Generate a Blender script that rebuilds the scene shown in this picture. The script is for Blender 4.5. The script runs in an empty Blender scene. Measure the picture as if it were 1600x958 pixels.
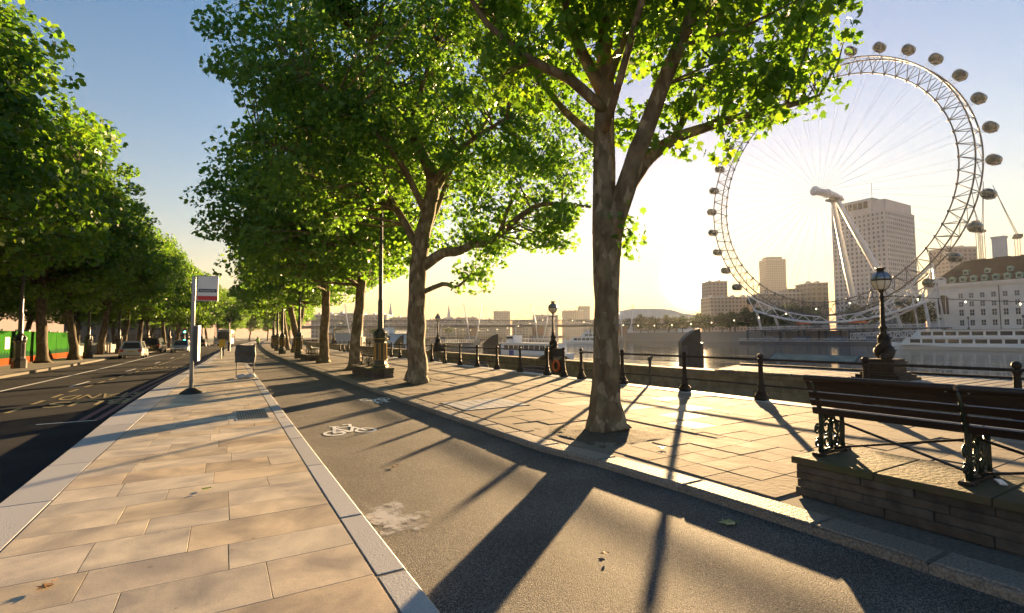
import bpy, math, random
import numpy as np
from mathutils import Vector, Matrix
WORLD_GLOW = [(8, 0.07, (1.0, 0.38, 0.0)), (60, 0.02, (1.0, 0.45, 0.1)), (3000, 8.0, (1.0, 0.9, 0.65))]
WORLD_MIST = (0.085, (1.0, 0.54, 0.42))
EXPOSURE = 2.9

# ------------------------------------------------------------------ camera, sky, sun, exposure
scene = bpy.context.scene
col = scene.collection
rad = math.radians
YAW, PITCH, ROLL = rad(30.15), rad(3.23), -0.008
CAM_H, LENS = 1.65, 17.55
_f0 = Vector((math.sin(YAW), math.cos(YAW), 0)); _r0 = Vector((math.cos(YAW), -math.sin(YAW), 0)); _z = Vector((0, 0, 1))
_fw = _f0 * math.cos(PITCH) + _z * math.sin(PITCH)
_u0 = -_f0 * math.sin(PITCH) + _z * math.cos(PITCH)
_r = _r0 * math.cos(ROLL) + _u0 * math.sin(ROLL)
_u = _u0 * math.cos(ROLL) - _r0 * math.sin(ROLL)
cam_data = bpy.data.cameras.new("camera")
cam_data.lens = LENS; cam_data.sensor_width = 36; cam_data.clip_start = 0.05; cam_data.clip_end = 20000
cam = bpy.data.objects.new("camera", cam_data); col.objects.link(cam)
cam.matrix_world = Matrix(((_r.x, _u.x, -_fw.x, 0), (_r.y, _u.y, -_fw.y, 0), (_r.z, _u.z, -_fw.z, CAM_H), (0, 0, 0, 1)))
scene.camera = cam

SUN_AZ, SUN_EL = rad(50.3), rad(5.8)
SUN_DIR = Vector((math.sin(SUN_AZ) * math.cos(SUN_EL), math.cos(SUN_AZ) * math.cos(SUN_EL), math.sin(SUN_EL)))
world = bpy.data.worlds.new("World"); scene.world = world; world.use_nodes = True
wn, wl = world.node_tree.nodes, world.node_tree.links
wn.clear()
w_out = wn.new("ShaderNodeOutputWorld")
w_bg = wn.new("ShaderNodeBackground"); w_bg.inputs[1].default_value = 0.05
w_sky = wn.new("ShaderNodeTexSky"); w_sky.sky_type = 'NISHITA'; w_sky.sun_disc = False
w_sky.sun_elevation = SUN_EL; w_sky.sun_rotation = SUN_AZ
w_sky.altitude = 0; w_sky.air_density = 1.95; w_sky.dust_density = 0.0; w_sky.ozone_density = 5.8
wl.new(w_sky.outputs[0], w_bg.inputs[0])
# the bright aureole and disc of the low sun in the misty air
w_geo = wn.new("ShaderNodeTexCoord")
w_dot = wn.new("ShaderNodeVectorMath"); w_dot.operation = 'DOT_PRODUCT'
w_nrm = wn.new("ShaderNodeVectorMath"); w_nrm.operation = 'NORMALIZE'
wl.new(w_geo.outputs["Generated"], w_nrm.inputs[0]); wl.new(w_nrm.outputs[0], w_dot.inputs[0])
w_dot.inputs[1].default_value = SUN_DIR
def w_pow(p, k, colour):
    m = wn.new("ShaderNodeMath"); m.operation = 'MAXIMUM'; m.inputs[1].default_value = 0.0
    wl.new(w_dot.outputs["Value"], m.inputs[0])
    q = wn.new("ShaderNodeMath"); q.operation = 'POWER'; q.inputs[1].default_value = p; wl.new(m.outputs[0], q.inputs[0])
    s = wn.new("ShaderNodeMath"); s.operation = 'MULTIPLY'; s.inputs[1].default_value = k; wl.new(q.outputs[0], s.inputs[0])
    b = wn.new("ShaderNodeBackground"); b.inputs[0].default_value = (*colour, 1); wl.new(s.outputs[0], b.inputs[1])
    return b
shader = w_bg
for p, k, c in WORLD_GLOW:
    b = w_pow(p, k, c); a = wn.new("ShaderNodeAddShader")
    wl.new(shader.outputs[0], a.inputs[0]); wl.new(b.outputs[0], a.inputs[1]); shader = a
# pale mist along the whole horizon
w_sep = wn.new("ShaderNodeSeparateXYZ"); wl.new(w_nrm.outputs[0], w_sep.inputs[0])
w_one = wn.new("ShaderNodeMath"); w_one.operation = 'SUBTRACT'; w_one.inputs[0].default_value = 1.0; w_one.use_clamp = True; wl.new(w_sep.outputs[2], w_one.inputs[1])
w_hp = wn.new("ShaderNodeMath"); w_hp.operation = 'POWER'; w_hp.inputs[1].default_value = 4.0; wl.new(w_one.outputs[0], w_hp.inputs[0])
w_hk = wn.new("ShaderNodeMath"); w_hk.operation = 'MULTIPLY'; w_hk.inputs[1].default_value = WORLD_MIST[0]; wl.new(w_hp.outputs[0], w_hk.inputs[0])
w_hb = wn.new("ShaderNodeBackground"); w_hb.inputs[0].default_value = (*WORLD_MIST[1], 1); wl.new(w_hk.outputs[0], w_hb.inputs[1])
w_ha = wn.new("ShaderNodeAddShader"); wl.new(shader.outputs[0], w_ha.inputs[0]); wl.new(w_hb.outputs[0], w_ha.inputs[1])
wl.new(w_ha.outputs[0], w_out.inputs[0])
sun_data = bpy.data.lights.new("sun", 'SUN'); sun_data.energy = 4.7; sun_data.angle = rad(0.55); sun_data.color = (1.0, 0.66, 0.32)
sun = bpy.data.objects.new("sun", sun_data); col.objects.link(sun)
sun.rotation_euler = SUN_DIR.to_track_quat('Z', 'Y').to_euler(); sun.location = (0, 0, 60)
vs = scene.view_settings
vs.view_transform = 'Standard'; vs.look = 'None'; vs.gamma = 1.0; vs.use_curve_mapping = False; vs.exposure = EXPOSURE
scene.cycles.max_bounces = 8; scene.cycles.transparent_max_bounces = 12; scene.cycles.sample_clamp_indirect = 6.0
scene.cycles.use_denoising = True
rnd = random.Random(7)

# ------------------------------------------------------------------ helpers
def AT(px, D):
    """Ground point (x, y) lying in the direction of photo column px at depth D metres along the view axis."""
    t = (px - 800.0) / 780.0
    return (_f0.x * D + _r0.x * t * D, _f0.y * D + _r0.y * t * D)

class MB:
    def __init__(s): s.v = []; s.f = []
    def add(s, vs_, fs):
        n = len(s.v); s.v += [tuple(p) for p in vs_]; s.f += [tuple(i + n for i in f) for f in fs]; return s
    def box(s, c, d, rz=0.0, rx=0.0, ry=0.0):
        x, y, z = d[0] / 2, d[1] / 2, d[2] / 2
        m = Matrix.Rotation(rz, 3, 'Z') @ Matrix.Rotation(ry, 3, 'Y') @ Matrix.Rotation(rx, 3, 'X'); c = Vector(c)
        p = [c + m @ Vector(q) for q in ((-x, -y, -z), (x, -y, -z), (x, y, -z), (-x, y, -z), (-x, -y, z), (x, -y, z), (x, y, z), (-x, y, z))]
        return s.add(p, [(0, 3, 2, 1), (4, 5, 6, 7), (0, 1, 5, 4), (1, 2, 6, 5), (2, 3, 7, 6), (3, 0, 4, 7)])
    def mm(s, a, b):
        return s.box([(a[i] + b[i]) / 2 for i in range(3)], [abs(b[i] - a[i]) for i in range(3)])
    def slab(s, poly, z0, z1):
        n = len(poly)
        area = sum(poly[i][0] * poly[(i + 1) % n][1] - poly[(i + 1) % n][0] * poly[i][1] for i in range(n))
        if area < 0: poly = poly[::-1]
        return s.add([(p[0], p[1], z0) for p in poly] + [(p[0], p[1], z1) for p in poly],
                     [tuple(range(n))[::-1], tuple(range(n, 2 * n))] + [(i, (i + 1) % n, n + (i + 1) % n, n + i) for i in range(n)])
    def chamfer(s, poly, z0, z1, c):
        """slab with a chamfered upper edge"""
        n = len(poly)
        area = sum(poly[i][0] * poly[(i + 1) % n][1] - poly[(i + 1) % n][0] * poly[i][1] for i in range(n))
        if area < 0: poly = poly[::-1]
        cx = sum(p[0] for p in poly) / n; cy = sum(p[1] for p in poly) / n
        ins = []
        for p in poly:
            dx, dy = cx - p[0], cy - p[1]
            ins.append((p[0] + (c if dx > 0 else -c), p[1] + (c if dy > 0 else -c)))
        V = [(p[0], p[1], z0) for p in poly] + [(p[0], p[1], z1 - c) for p in poly] + [(p[0], p[1], z1) for p in ins]
        F = [tuple(range(2 * n, 3 * n))]
        for k in (0, 1): F += [(k * n + i, k * n + (i + 1) % n, (k + 1) * n + (i + 1) % n, (k + 1) * n + i) for i in range(n)]
        return s.add(V, F)
    def tube(s, pts, r, n=6, cap=True):
        pts = [Vector(p) for p in pts]
        if not hasattr(r, '__len__'): r = [r] * len(pts)
        base = len(s.v); t0 = (pts[1] - pts[0]).normalized()
        ref = Vector((0, 0, 1)) if abs(t0.z) < 0.9 else Vector((1, 0, 0))
        a = t0.cross(ref).normalized(); rings = []
        for i, p in enumerate(pts):
            t = (pts[min(i + 1, len(pts) - 1)] - pts[max(i - 1, 0)]).normalized()
            a = (a - t * a.dot(t)).normalized(); b = t.cross(a)
            rings.append([p + (a * math.cos(k) + b * math.sin(k)) * r[i] for k in [2 * math.pi * j / n for j in range(n)]])
        V = [q for R in rings for q in R]; F = []
        for i in range(len(pts) - 1):
            for j in range(n): F.append((i * n + j, i * n + (j + 1) % n, (i + 1) * n + (j + 1) % n, (i + 1) * n + j))
        if cap: F += [tuple(range(n))[::-1], tuple(range((len(pts) - 1) * n, len(pts) * n))]
        return s.add(V, F)
    def lathe(s, prof, n=12, c=(0, 0, 0), rot=0.0):
        V = []; F = []
        for r, z in prof:
            for j in range(n):
                a = 2 * math.pi * j / n + rot; V.append((c[0] + r * math.cos(a), c[1] + r * math.sin(a), c[2] + z))
        for i in range(len(prof) - 1):
            for j in range(n): F.append((i * n + j, i * n + (j + 1) % n, (i + 1) * n + (j + 1) % n, (i + 1) * n + j))
        F += [tuple(range(n))[::-1], tuple(range((len(prof) - 1) * n, len(prof) * n))]
        return s.add(V, F)
    def ball(s, c, r, nu=12, nv=8):
        if not hasattr(r, '__len__'): r = (r, r, r)
        V = [(c[0], c[1], c[2] - r[2])]
        for i in range(1, nv):
            a = -math.pi / 2 + math.pi * i / nv
            for j in range(nu):
                b = 2 * math.pi * j / nu; V.append((c[0] + r[0] * math.cos(a) * math.cos(b), c[1] + r[1] * math.cos(a) * math.sin(b), c[2] + r[2] * math.sin(a)))
        V.append((c[0], c[1], c[2] + r[2])); F = []
        for j in range(nu): F.append((0, 1 + (j + 1) % nu, 1 + j))
        for i in range(nv - 2):
            for j in range(nu): F.append((1 + i * nu + j, 1 + i * nu + (j + 1) % nu, 1 + (i + 1) * nu + (j + 1) % nu, 1 + (i + 1) * nu + j))
        L = len(V) - 1; o = 1 + (nv - 2) * nu
        for j in range(nu): F.append((L, o + j, o + (j + 1) % nu))
        return s.add(V, F)
    def ring(s, c, R, r, axis='x', n=20, m=6):
        pts = []
        for i in range(n + 1):
            a = 2 * math.pi * i / n
            d = {'x': (0, math.cos(a), math.sin(a)), 'y': (math.cos(a), 0, math.sin(a)), 'z': (math.cos(a), math.sin(a), 0)}[axis]
            pts.append((c[0] + R * d[0], c[1] + R * d[1], c[2] + R * d[2]))
        return s.tube(pts, r, m, cap=False)
    def mesh(s, name, m, smooth=False):
        me = bpy.data.meshes.new(name); me.from_pydata(s.v, [], s.f); me.update(); me.materials.append(m)
        if smooth: me.shade_smooth()
        return me
    def build(s, name, m, parent=None, smooth=False, loc=None):
        me = bpy.data.meshes.new(name); me.from_pydata(s.v, [], s.f); me.update()
        if smooth: me.shade_smooth()
        return link_mesh(name, me, m, parent, loc)

def link_mesh(name, me, m, parent=None, loc=None):
    o = bpy.data.objects.new(name, me); col.objects.link(o)
    if m is not None and not me.materials: me.materials.append(m)
    if parent is not None: o.parent = parent
    if loc is not None: o.location = loc
    return o
def tag(o, label=None, cat=None, group=None, kind=None):
    if label: o["label"] = label
    if cat: o["category"] = cat
    if group: o["group"] = group
    if kind: o["kind"] = kind
    return o
def thing(name, label, cat, loc=(0, 0, 0), rz=0.0, group=None):
    o = bpy.data.objects.new(name, None); col.objects.link(o); o.empty_display_size = 0.1
    o.location = loc; o.rotation_euler = (0, 0, rz)
    return tag(o, label, cat, group)
def struct(o): o["kind"] = "structure"; return o
KIDS = {}
def dup(root, loc, rz=None, label=None, sc=None):
    r = root.copy(); col.objects.link(r); r.location = loc
    if rz is not None: r.rotation_euler = (0, 0, rz)
    if sc is not None: r.scale = sc if hasattr(sc, '__len__') else (sc, sc, sc)
    if label: r["label"] = label
    for ch in children_of(root):
        c = ch.copy(); col.objects.link(c); c.parent = r
        for g in children_of(ch):
            d = g.copy(); col.objects.link(d); d.parent = c
    return r
def children_of(o):
    if o.name not in KIDS: KIDS[o.name] = [c for c in col.objects if c.parent == o]
    return KIDS[o.name]
ORD = "first second third fourth fifth sixth seventh eighth ninth tenth eleventh twelfth thirteenth fourteenth fifteenth sixteenth seventeenth eighteenth nineteenth twentieth".split()
ORD += ["twenty-" + w for w in ORD[:9]] + ["thirtieth"] + ["thirty-" + w for w in ORD[:9]] + ["fortieth"] + ["forty-" + w for w in ORD[:9]]

# ------------------------------------------------------------------ materials
def rgb(c): return (c[0], c[1], c[2], 1.0)
def mat(name, c, rough=0.7, c2=None, scale=6.0, detail=4.0, bump=0.0, bscale=None, metal=0.0, spec=0.5, stretch=None, objrand=0.0, emit=0.0, contrast=(0.35, 0.65), coat=0.0, r2=None):
    m = bpy.data.materials.new(name); m.use_nodes = True
    nt = m.node_tree; N, L = nt.nodes, nt.links; b = N["Principled BSDF"]
    b.inputs["Roughness"].default_value = rough; b.inputs["Metallic"].default_value = metal
    b.inputs["Specular IOR Level"].default_value = spec; b.inputs["Base Color"].default_value = rgb(c)
    if coat: b.inputs["Coat Weight"].default_value = coat
    if emit: b.inputs["Emission Color"].default_value = rgb(c); b.inputs["Emission Strength"].default_value = emit
    vec = None
    if c2 is not None or bump or objrand:
        tc = N.new("ShaderNodeTexCoord"); mp = N.new("ShaderNodeMapping"); L.new(tc.outputs["Object"], mp.inputs[0]); vec = mp.outputs[0]
        if stretch: mp.inputs["Scale"].default_value = stretch
    colour = None
    if c2 is not None:
        n = N.new("ShaderNodeTexNoise"); n.inputs["Scale"].default_value = scale; n.inputs["Detail"].default_value = detail; L.new(vec, n.inputs["Vector"])
        r = N.new("ShaderNodeValToRGB"); L.new(n.outputs[0], r.inputs[0])
        r.color_ramp.elements[0].position = contrast[0]; r.color_ramp.elements[1].position = contrast[1]
        r.color_ramp.elements[0].color = rgb(c); r.color_ramp.elements[1].color = rgb(c2); colour = r.outputs[0]
        if r2 is not None:
            mr = N.new("ShaderNodeMapRange"); mr.inputs["To Min"].default_value = rough; mr.inputs["To Max"].default_value = r2
            L.new(n.outputs[0], mr.inputs[0]); L.new(mr.outputs[0], b.inputs["Roughness"])
    if objrand:
        oi = N.new("ShaderNodeObjectInfo"); hs = N.new("ShaderNodeHueSaturation")
        mr = N.new("ShaderNodeMapRange"); mr.inputs["To Min"].default_value = 1 - objrand; mr.inputs["To Max"].default_value = 1 + objrand
        L.new(oi.outputs["Random"], mr.inputs[0]); L.new(mr.outputs[0], hs.inputs["Value"])
        m2 = N.new("ShaderNodeMath"); m2.operation = 'MULTIPLY'; m2.inputs[1].default_value = 7.31; L.new(oi.outputs["Random"], m2.inputs[0])
        m3 = N.new("ShaderNodeMath"); m3.operation = 'FRACT'; L.new(m2.outputs[0], m3.inputs[0])
        m4 = N.new("ShaderNodeMapRange"); m4.inputs["To Min"].default_value = 0.75; m4.inputs["To Max"].default_value = 1.25
        L.new(m3.outputs[0], m4.inputs[0]); L.new(m4.outputs[0], hs.inputs["Saturation"])
        if colour is not None: L.new(colour, hs.inputs["Color"])
        else: hs.inputs["Color"].default_value = rgb(c)
        colour = hs.outputs[0]
        if vec is not None and stretch is None:
            ad = N.new("ShaderNodeVectorMath"); ad.operation = 'ADD'
    if colour is not None: L.new(colour, b.inputs["Base Color"])
    if bump:
        n2 = N.new("ShaderNodeTexNoise"); n2.inputs["Scale"].default_value = bscale or scale * 4; n2.inputs["Detail"].default_value = 5; L.new(vec, n2.inputs["Vector"])
        bp = N.new("ShaderNodeBump"); bp.inputs["Strength"].default_value = bump; bp.inputs["Distance"].default_value = 0.02
        L.new(n2.outputs[0], bp.inputs["Height"]); L.new(bp.outputs[0], b.inputs["Normal"])
    return m

def asphalt(name, dark, light, rough, bump, speck=90.0, spec=0.3):
    m = bpy.data.materials.new(name); m.use_nodes = True
    nt = m.node_tree; N, L = nt.nodes, nt.links; b = N["Principled BSDF"]
    tc = N.new("ShaderNodeTexCoord")
    v = N.new("ShaderNodeTexVoronoi"); v.inputs["Scale"].default_value = speck; L.new(tc.outputs["Object"], v.inputs["Vector"])
    sp = N.new("ShaderNodeSeparateColor"); L.new(v.outputs["Color"], sp.inputs[0])
    pw = N.new("ShaderNodeMath"); pw.operation = 'POWER'; pw.inputs[1].default_value = 2.8; L.new(sp.outputs[0], pw.inputs[0])
    big = N.new("ShaderNodeTexNoise"); big.inputs["Scale"].default_value = 1.1; big.inputs["Detail"].default_value = 6; L.new(tc.outputs["Object"], big.inputs["Vector"])
    mx = N.new("ShaderNodeMix"); mx.data_type = 'RGBA'; mx.inputs[6].default_value = rgb(dark); mx.inputs[7].default_value = rgb(light)
    L.new(pw.outputs[0], mx.inputs[0])
    mr = N.new("ShaderNodeMapRange"); mr.inputs["From Min"].default_value = 0.3; mr.inputs["From Max"].default_value = 0.7; mr.inputs["To Min"].default_value = 0.7; mr.inputs["To Max"].default_value = 1.25
    L.new(big.outputs[0], mr.inputs[0])
    hs = N.new("ShaderNodeHueSaturation"); L.new(mx.outputs[2], hs.inputs["Color"]); L.new(mr.outputs[0], hs.inputs["Value"])
    L.new(hs.outputs[0], b.inputs["Base Color"])
    b.inputs["Roughness"].default_value = rough; b.inputs["Specular IOR Level"].default_value = spec
    hv = N.new("ShaderNodeTexVoronoi"); hv.inputs["Scale"].default_value = speck * 0.8; hv.feature = 'SMOOTH_F1'; L.new(tc.outputs["Object"], hv.inputs["Vector"])
    inv = N.new("ShaderNodeMath"); inv.operation = 'MULTIPLY'; inv.inputs[1].default_value = -1; L.new(hv.outputs["Distance"], inv.inputs[0])
    ad = N.new("ShaderNodeMath"); ad.operation = 'ADD'; L.new(inv.outputs[0], ad.inputs[0]); L.new(sp.outputs[1], ad.inputs[1])
    bp = N.new("ShaderNodeBump"); bp.inputs["Strength"].default_value = bump; bp.inputs["Distance"].default_value = 0.006
    L.new(ad.outputs[0], bp.inputs["Height"]); L.new(bp.outputs[0], b.inputs["Normal"])
    return m

def stone_flag(name, cols, rough=0.55, bump=0.12):
    """natural stone flags: each piece its own tone, drifting tints and stains across the face"""
    m = bpy.data.materials.new(name); m.use_nodes = True
    nt = m.node_tree; N, L = nt.nodes, nt.links; b = N["Principled BSDF"]
    oi = N.new("ShaderNodeObjectInfo"); geo = N.new("ShaderNodeNewGeometry")
    rp = N.new("ShaderNodeValToRGB"); el = rp.color_ramp.elements
    el[0].position = 0; el[0].color = rgb(cols[0]); el[1].position = 1; el[1].color = rgb(cols[-1])
    for i, c in enumerate(cols[1:-1]): e = el.new((i + 1) / (len(cols) - 1)); e.color = rgb(c)
    L.new(oi.outputs["Random"], rp.inputs[0])
    off = N.new("ShaderNodeMath"); off.operation = 'MULTIPLY'; off.inputs[1].default_value = 40; L.new(oi.outputs["Random"], off.inputs[0])
    n = N.new("ShaderNodeTexNoise"); n.noise_dimensions = '4D'; n.inputs["Scale"].default_value = 1.7; n.inputs["Detail"].default_value = 5; n.inputs["Distortion"].default_value = 0.8
    L.new(geo.outputs["Position"], n.inputs["Vector"]); L.new(off.outputs[0], n.inputs["W"])
    r2 = N.new("ShaderNodeValToRGB"); L.new(n.outputs[0], r2.inputs[0])
    r2.color_ramp.elements[0].position = 0.33; r2.color_ramp.elements[0].color = (0.58, 0.56, 0.57, 1)
    r2.color_ramp.elements[1].position = 0.66; r2.color_ramp.elements[1].color = (1.18, 1.10, 0.98, 1)
    mx = N.new("ShaderNodeMix"); mx.data_type = 'RGBA'; mx.blend_type = 'MULTIPLY'; mx.inputs[0].default_value = 1
    L.new(rp.outputs[0], mx.inputs[6]); L.new(r2.outputs[0], mx.inputs[7])
    fine = N.new("ShaderNodeTexNoise"); fine.inputs["Scale"].default_value = 90; fine.inputs["Detail"].default_value = 4; L.new(geo.outputs["Position"], fine.inputs["Vector"])
    r3 = N.new("ShaderNodeValToRGB"); L.new(fine.outputs[0], r3.inputs[0])
    r3.color_ramp.elements[0].position = 0.3; r3.color_ramp.elements[0].color = (0.82, 0.82, 0.82, 1); r3.color_ramp.elements[1].position = 0.7; r3.color_ramp.elements[1].color = (1.1, 1.1, 1.1, 1)
    mx2 = N.new("ShaderNodeMix"); mx2.data_type = 'RGBA'; mx2.blend_type = 'MULTIPLY'; mx2.inputs[0].default_value = 1
    L.new(mx.outputs[2], mx2.inputs[6]); L.new(r3.outputs[0], mx2.inputs[7])
    gv = N.new("ShaderNodeTexVoronoi"); gv.inputs["Scale"].default_value = 3.3; gv.inputs["Randomness"].default_value = 1; L.new(geo.outputs["Position"], gv.inputs["Vector"])
    gr = N.new("ShaderNodeValToRGB"); L.new(gv.outputs["Distance"], gr.inputs[0]); gr.color_ramp.elements[0].position = 0.045; gr.color_ramp.elements[0].color = (0.62, 0.6, 0.6, 1); gr.color_ramp.elements[1].position = 0.065; gr.color_ramp.elements[1].color = (1, 1, 1, 1)
    mx3 = N.new("ShaderNodeMix"); mx3.data_type = 'RGBA'; mx3.blend_type = 'MULTIPLY'; mx3.inputs[0].default_value = 0.8
    L.new(mx2.outputs[2], mx3.inputs[6]); L.new(gr.outputs[0], mx3.inputs[7]); L.new(mx3.outputs[2], b.inputs["Base Color"])
    mr = N.new("ShaderNodeMapRange"); mr.inputs["To Min"].default_value = rough - 0.12; mr.inputs["To Max"].default_value = rough + 0.15
    L.new(n.outputs[0], mr.inputs[0]); L.new(mr.outputs[0], b.inputs["Roughness"])
    b.inputs["Specular IOR Level"].default_value = 0.2
    bp = N.new("ShaderNodeBump"); bp.inputs["Strength"].default_value = bump; bp.inputs["Distance"].default_value = 0.01
    mid = N.new("ShaderNodeTexNoise"); mid.inputs["Scale"].default_value = 14; mid.inputs["Detail"].default_value = 8; L.new(geo.outputs["Position"], mid.inputs["Vector"])
    L.new(mid.outputs[0], bp.inputs["Height"]); L.new(bp.outputs[0], b.inputs["Normal"])
    return m

def leaf_mat(name, hues, trans=0.5):
    m = bpy.data.materials.new(name); m.use_nodes = True
    nt = m.node_tree; N, L = nt.nodes, nt.links
    out = N["Material Output"]; b = N["Principled BSDF"]; b.inputs["Roughness"].default_value = 0.42; b.inputs["Specular IOR Level"].default_value = 0.35
    geo = N.new("ShaderNodeNewGeometry")
    rp = N.new("ShaderNodeValToRGB"); el = rp.color_ramp.elements
    el[0].color = rgb(hues[0]); el[1].color = rgb(hues[-1])
    for i, c in enumerate(hues[1:-1]): e = el.new((i + 1) / (len(hues) - 1)); e.color = rgb(c)
    L.new(geo.outputs["Random Per Island"], rp.inputs[0]); L.new(rp.outputs[0], b.inputs["Base Color"])
    tr = N.new("ShaderNodeBsdfTranslucent")
    g = N.new("ShaderNodeMix"); g.data_type = 'RGBA'; g.blend_type = 'MULTIPLY'; g.inputs[0].default_value = 1; g.inputs[7].default_value = (2.3, 1.8, 0.55, 1)
    L.new(rp.outputs[0], g.inputs[6]); L.new(g.outputs[2], tr.inputs[0])
    mx = N.new("ShaderNodeMixShader"); mx.inputs[0].default_value = trans
    L.new(b.outputs[0], mx.inputs[1]); L.new(tr.outputs[0], mx.inputs[2]); L.new(mx.outputs[0], out.inputs[0])
    return m

def bark_mat(name, cols):
    """plane bark: crisp flaking patches of several tones over a mottled ground"""
    m = bpy.data.materials.new(name); m.use_nodes = True
    nt = m.node_tree; N, L = nt.nodes, nt.links; b = N["Principled BSDF"]; b.inputs["Roughness"].default_value = 0.9; b.inputs["Specular IOR Level"].default_value = 0.2
    tc = N.new("ShaderNodeTexCoord"); mp = N.new("ShaderNodeMapping"); mp.inputs["Scale"].default_value = (1, 1, 0.5); L.new(tc.outputs["Object"], mp.inputs[0])
    n = N.new("ShaderNodeTexNoise"); n.inputs["Scale"].default_value = 7; n.inputs["Detail"].default_value = 7; L.new(mp.outputs[0], n.inputs["Vector"])
    sc = N.new("ShaderNodeVectorMath"); sc.operation = 'SCALE'; sc.inputs["Scale"].default_value = 0.16; L.new(n.outputs["Color"], sc.inputs[0])
    ad = N.new("ShaderNodeVectorMath"); ad.operation = 'ADD'; L.new(mp.outputs[0], ad.inputs[0]); L.new(sc.outputs[0], ad.inputs[1])
    v = N.new("ShaderNodeTexVoronoi"); v.inputs["Scale"].default_value = 8.5; L.new(ad.outputs[0], v.inputs["Vector"])
    sp = N.new("ShaderNodeSeparateColor"); L.new(v.outputs["Color"], sp.inputs[0])
    rp = N.new("ShaderNodeValToRGB"); rp.color_ramp.interpolation = 'CONSTANT'; el = rp.color_ramp.elements; L.new(sp.outputs[0], rp.inputs[0])
    el[0].position = 0; el[0].color = rgb(cols[0]); el[1].position = 0.8; el[1].color = rgb(cols[3])
    e = el.new(0.32); e.color = rgb(cols[1]); e = el.new(0.6); e.color = rgb(cols[2])
    r1_ = N.new("ShaderNodeValToRGB"); L.new(n.outputs[0], r1_.inputs[0]); r1_.color_ramp.elements[0].position = 0.32; r1_.color_ramp.elements[0].color = (0.62, 0.60, 0.58, 1); r1_.color_ramp.elements[1].position = 0.66; r1_.color_ramp.elements[1].color = (1.25, 1.2, 1.12, 1)
    mx = N.new("ShaderNodeMix"); mx.data_type = 'RGBA'; mx.blend_type = 'MULTIPLY'; mx.inputs[0].default_value = 1; L.new(rp.outputs[0], mx.inputs[6]); L.new(r1_.outputs[0], mx.inputs[7]); L.new(mx.outputs[2], b.inputs["Base Color"])
    n3 = N.new("ShaderNodeTexNoise"); n3.inputs["Scale"].default_value = 26; n3.inputs["Detail"].default_value = 9; L.new(mp.outputs[0], n3.inputs["Vector"])
    hh = N.new("ShaderNodeMath"); hh.operation = 'MULTIPLY_ADD'; hh.inputs[1].default_value = 0.35; L.new(sp.outputs[0], hh.inputs[0]); L.new(n3.outputs[0], hh.inputs[2])
    bp = N.new("ShaderNodeBump"); bp.inputs["Strength"].default_value = 0.7; bp.inputs["Distance"].default_value = 0.025
    L.new(hh.outputs[0], bp.inputs["Height"]); L.new(bp.outputs[0], b.inputs["Normal"])
    return m

def glass_mat(name, c=(0.03, 0.04, 0.05), rough=0.08):
    return mat(name, c, rough + 0.12, spec=0.25)

M = {}
M['asphalt_cycle'] = asphalt('cycleway asphalt', (0.038, 0.037, 0.037), (0.31, 0.28, 0.25), 0.86, 1.0, 170)
M['asphalt_road'] = asphalt('road asphalt', (0.014, 0.015, 0.018), (0.046, 0.048, 0.053), 0.92, 0.5, 150, 0.12)
M['york'] = stone_flag('york stone', [(0.47, 0.41, 0.32), (0.60, 0.545, 0.455), (0.52, 0.49, 0.435), (0.64, 0.585, 0.50), (0.55, 0.455, 0.335), (0.58, 0.55, 0.485)], 0.66)
M['prom_flag'] = stone_flag('promenade flag', [(0.17, 0.145, 0.12), (0.21, 0.18, 0.145), (0.25, 0.21, 0.165), (0.19, 0.165, 0.14), (0.22, 0.185, 0.14)], 0.9, 0.4)
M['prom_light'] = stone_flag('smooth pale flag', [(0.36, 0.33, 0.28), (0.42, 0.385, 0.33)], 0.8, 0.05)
M['granite'] = mat('silver granite', (0.30, 0.30, 0.31), 0.7, (0.50, 0.49, 0.48), 160, 3, 0.15, 60, objrand=0.1, spec=0.3)
M['granite_old'] = mat('worn granite', (0.14, 0.125, 0.11), 0.75, (0.30, 0.27, 0.23), 60, 5, 0.9, 38, objrand=0.12, spec=0.3)
M['granite_west'] = mat('dull granite', (0.07, 0.065, 0.055), 0.9, (0.11, 0.10, 0.085), 60, 5, 0.4, 38, objrand=0.12, spec=0.2)
M['joint'] = mat('joint sand', (0.10, 0.085, 0.07), 0.95, (0.16, 0.14, 0.11), 30)
M['soil'] = mat('soil', (0.045, 0.033, 0.021), 0.95, (0.10, 0.076, 0.05), 25, 8, 0.8, 60)
M['bark'] = bark_mat('plane bark', [(0.15, 0.118, 0.075), (0.19, 0.155, 0.10), (0.165, 0.145, 0.088), (0.27, 0.23, 0.155)])
M['bark_dark'] = bark_mat('dark bark', [(0.075, 0.06, 0.042), (0.095, 0.08, 0.056), (0.085, 0.075, 0.05), (0.13, 0.112, 0.085)])
M['leaf_near'] = leaf_mat('plane leaves', [(0.055, 0.150, 0.028), (0.070, 0.180, 0.030), (0.085, 0.200, 0.030), (0.115, 0.22, 0.032)], 0.5)
M['leaf'] = leaf_mat('plane leaves in the row', [(0.066, 0.170, 0.050), (0.072, 0.190, 0.042), (0.085, 0.205, 0.036), (0.110, 0.22, 0.034)], 0.5)
M['leaf_west'] = leaf_mat('leaves across the road', [(0.046, 0.135, 0.032), (0.060, 0.16, 0.030), (0.080, 0.18, 0.026), (0.105, 0.195, 0.026)], 0.5)
M['leaf_far'] = leaf_mat('leaves across the river', [(0.02, 0.05, 0.015), (0.05, 0.09, 0.02)], 0.3)
M['iron'] = mat('black painted iron', (0.012, 0.012, 0.012), 0.38, (0.03, 0.026, 0.022), 14, 5, 0.25, 40)
M['iron_green'] = mat('dark green painted iron', (0.010, 0.022, 0.014), 0.35, (0.020, 0.036, 0.024), 10, 4, 0.15, 40)
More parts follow.
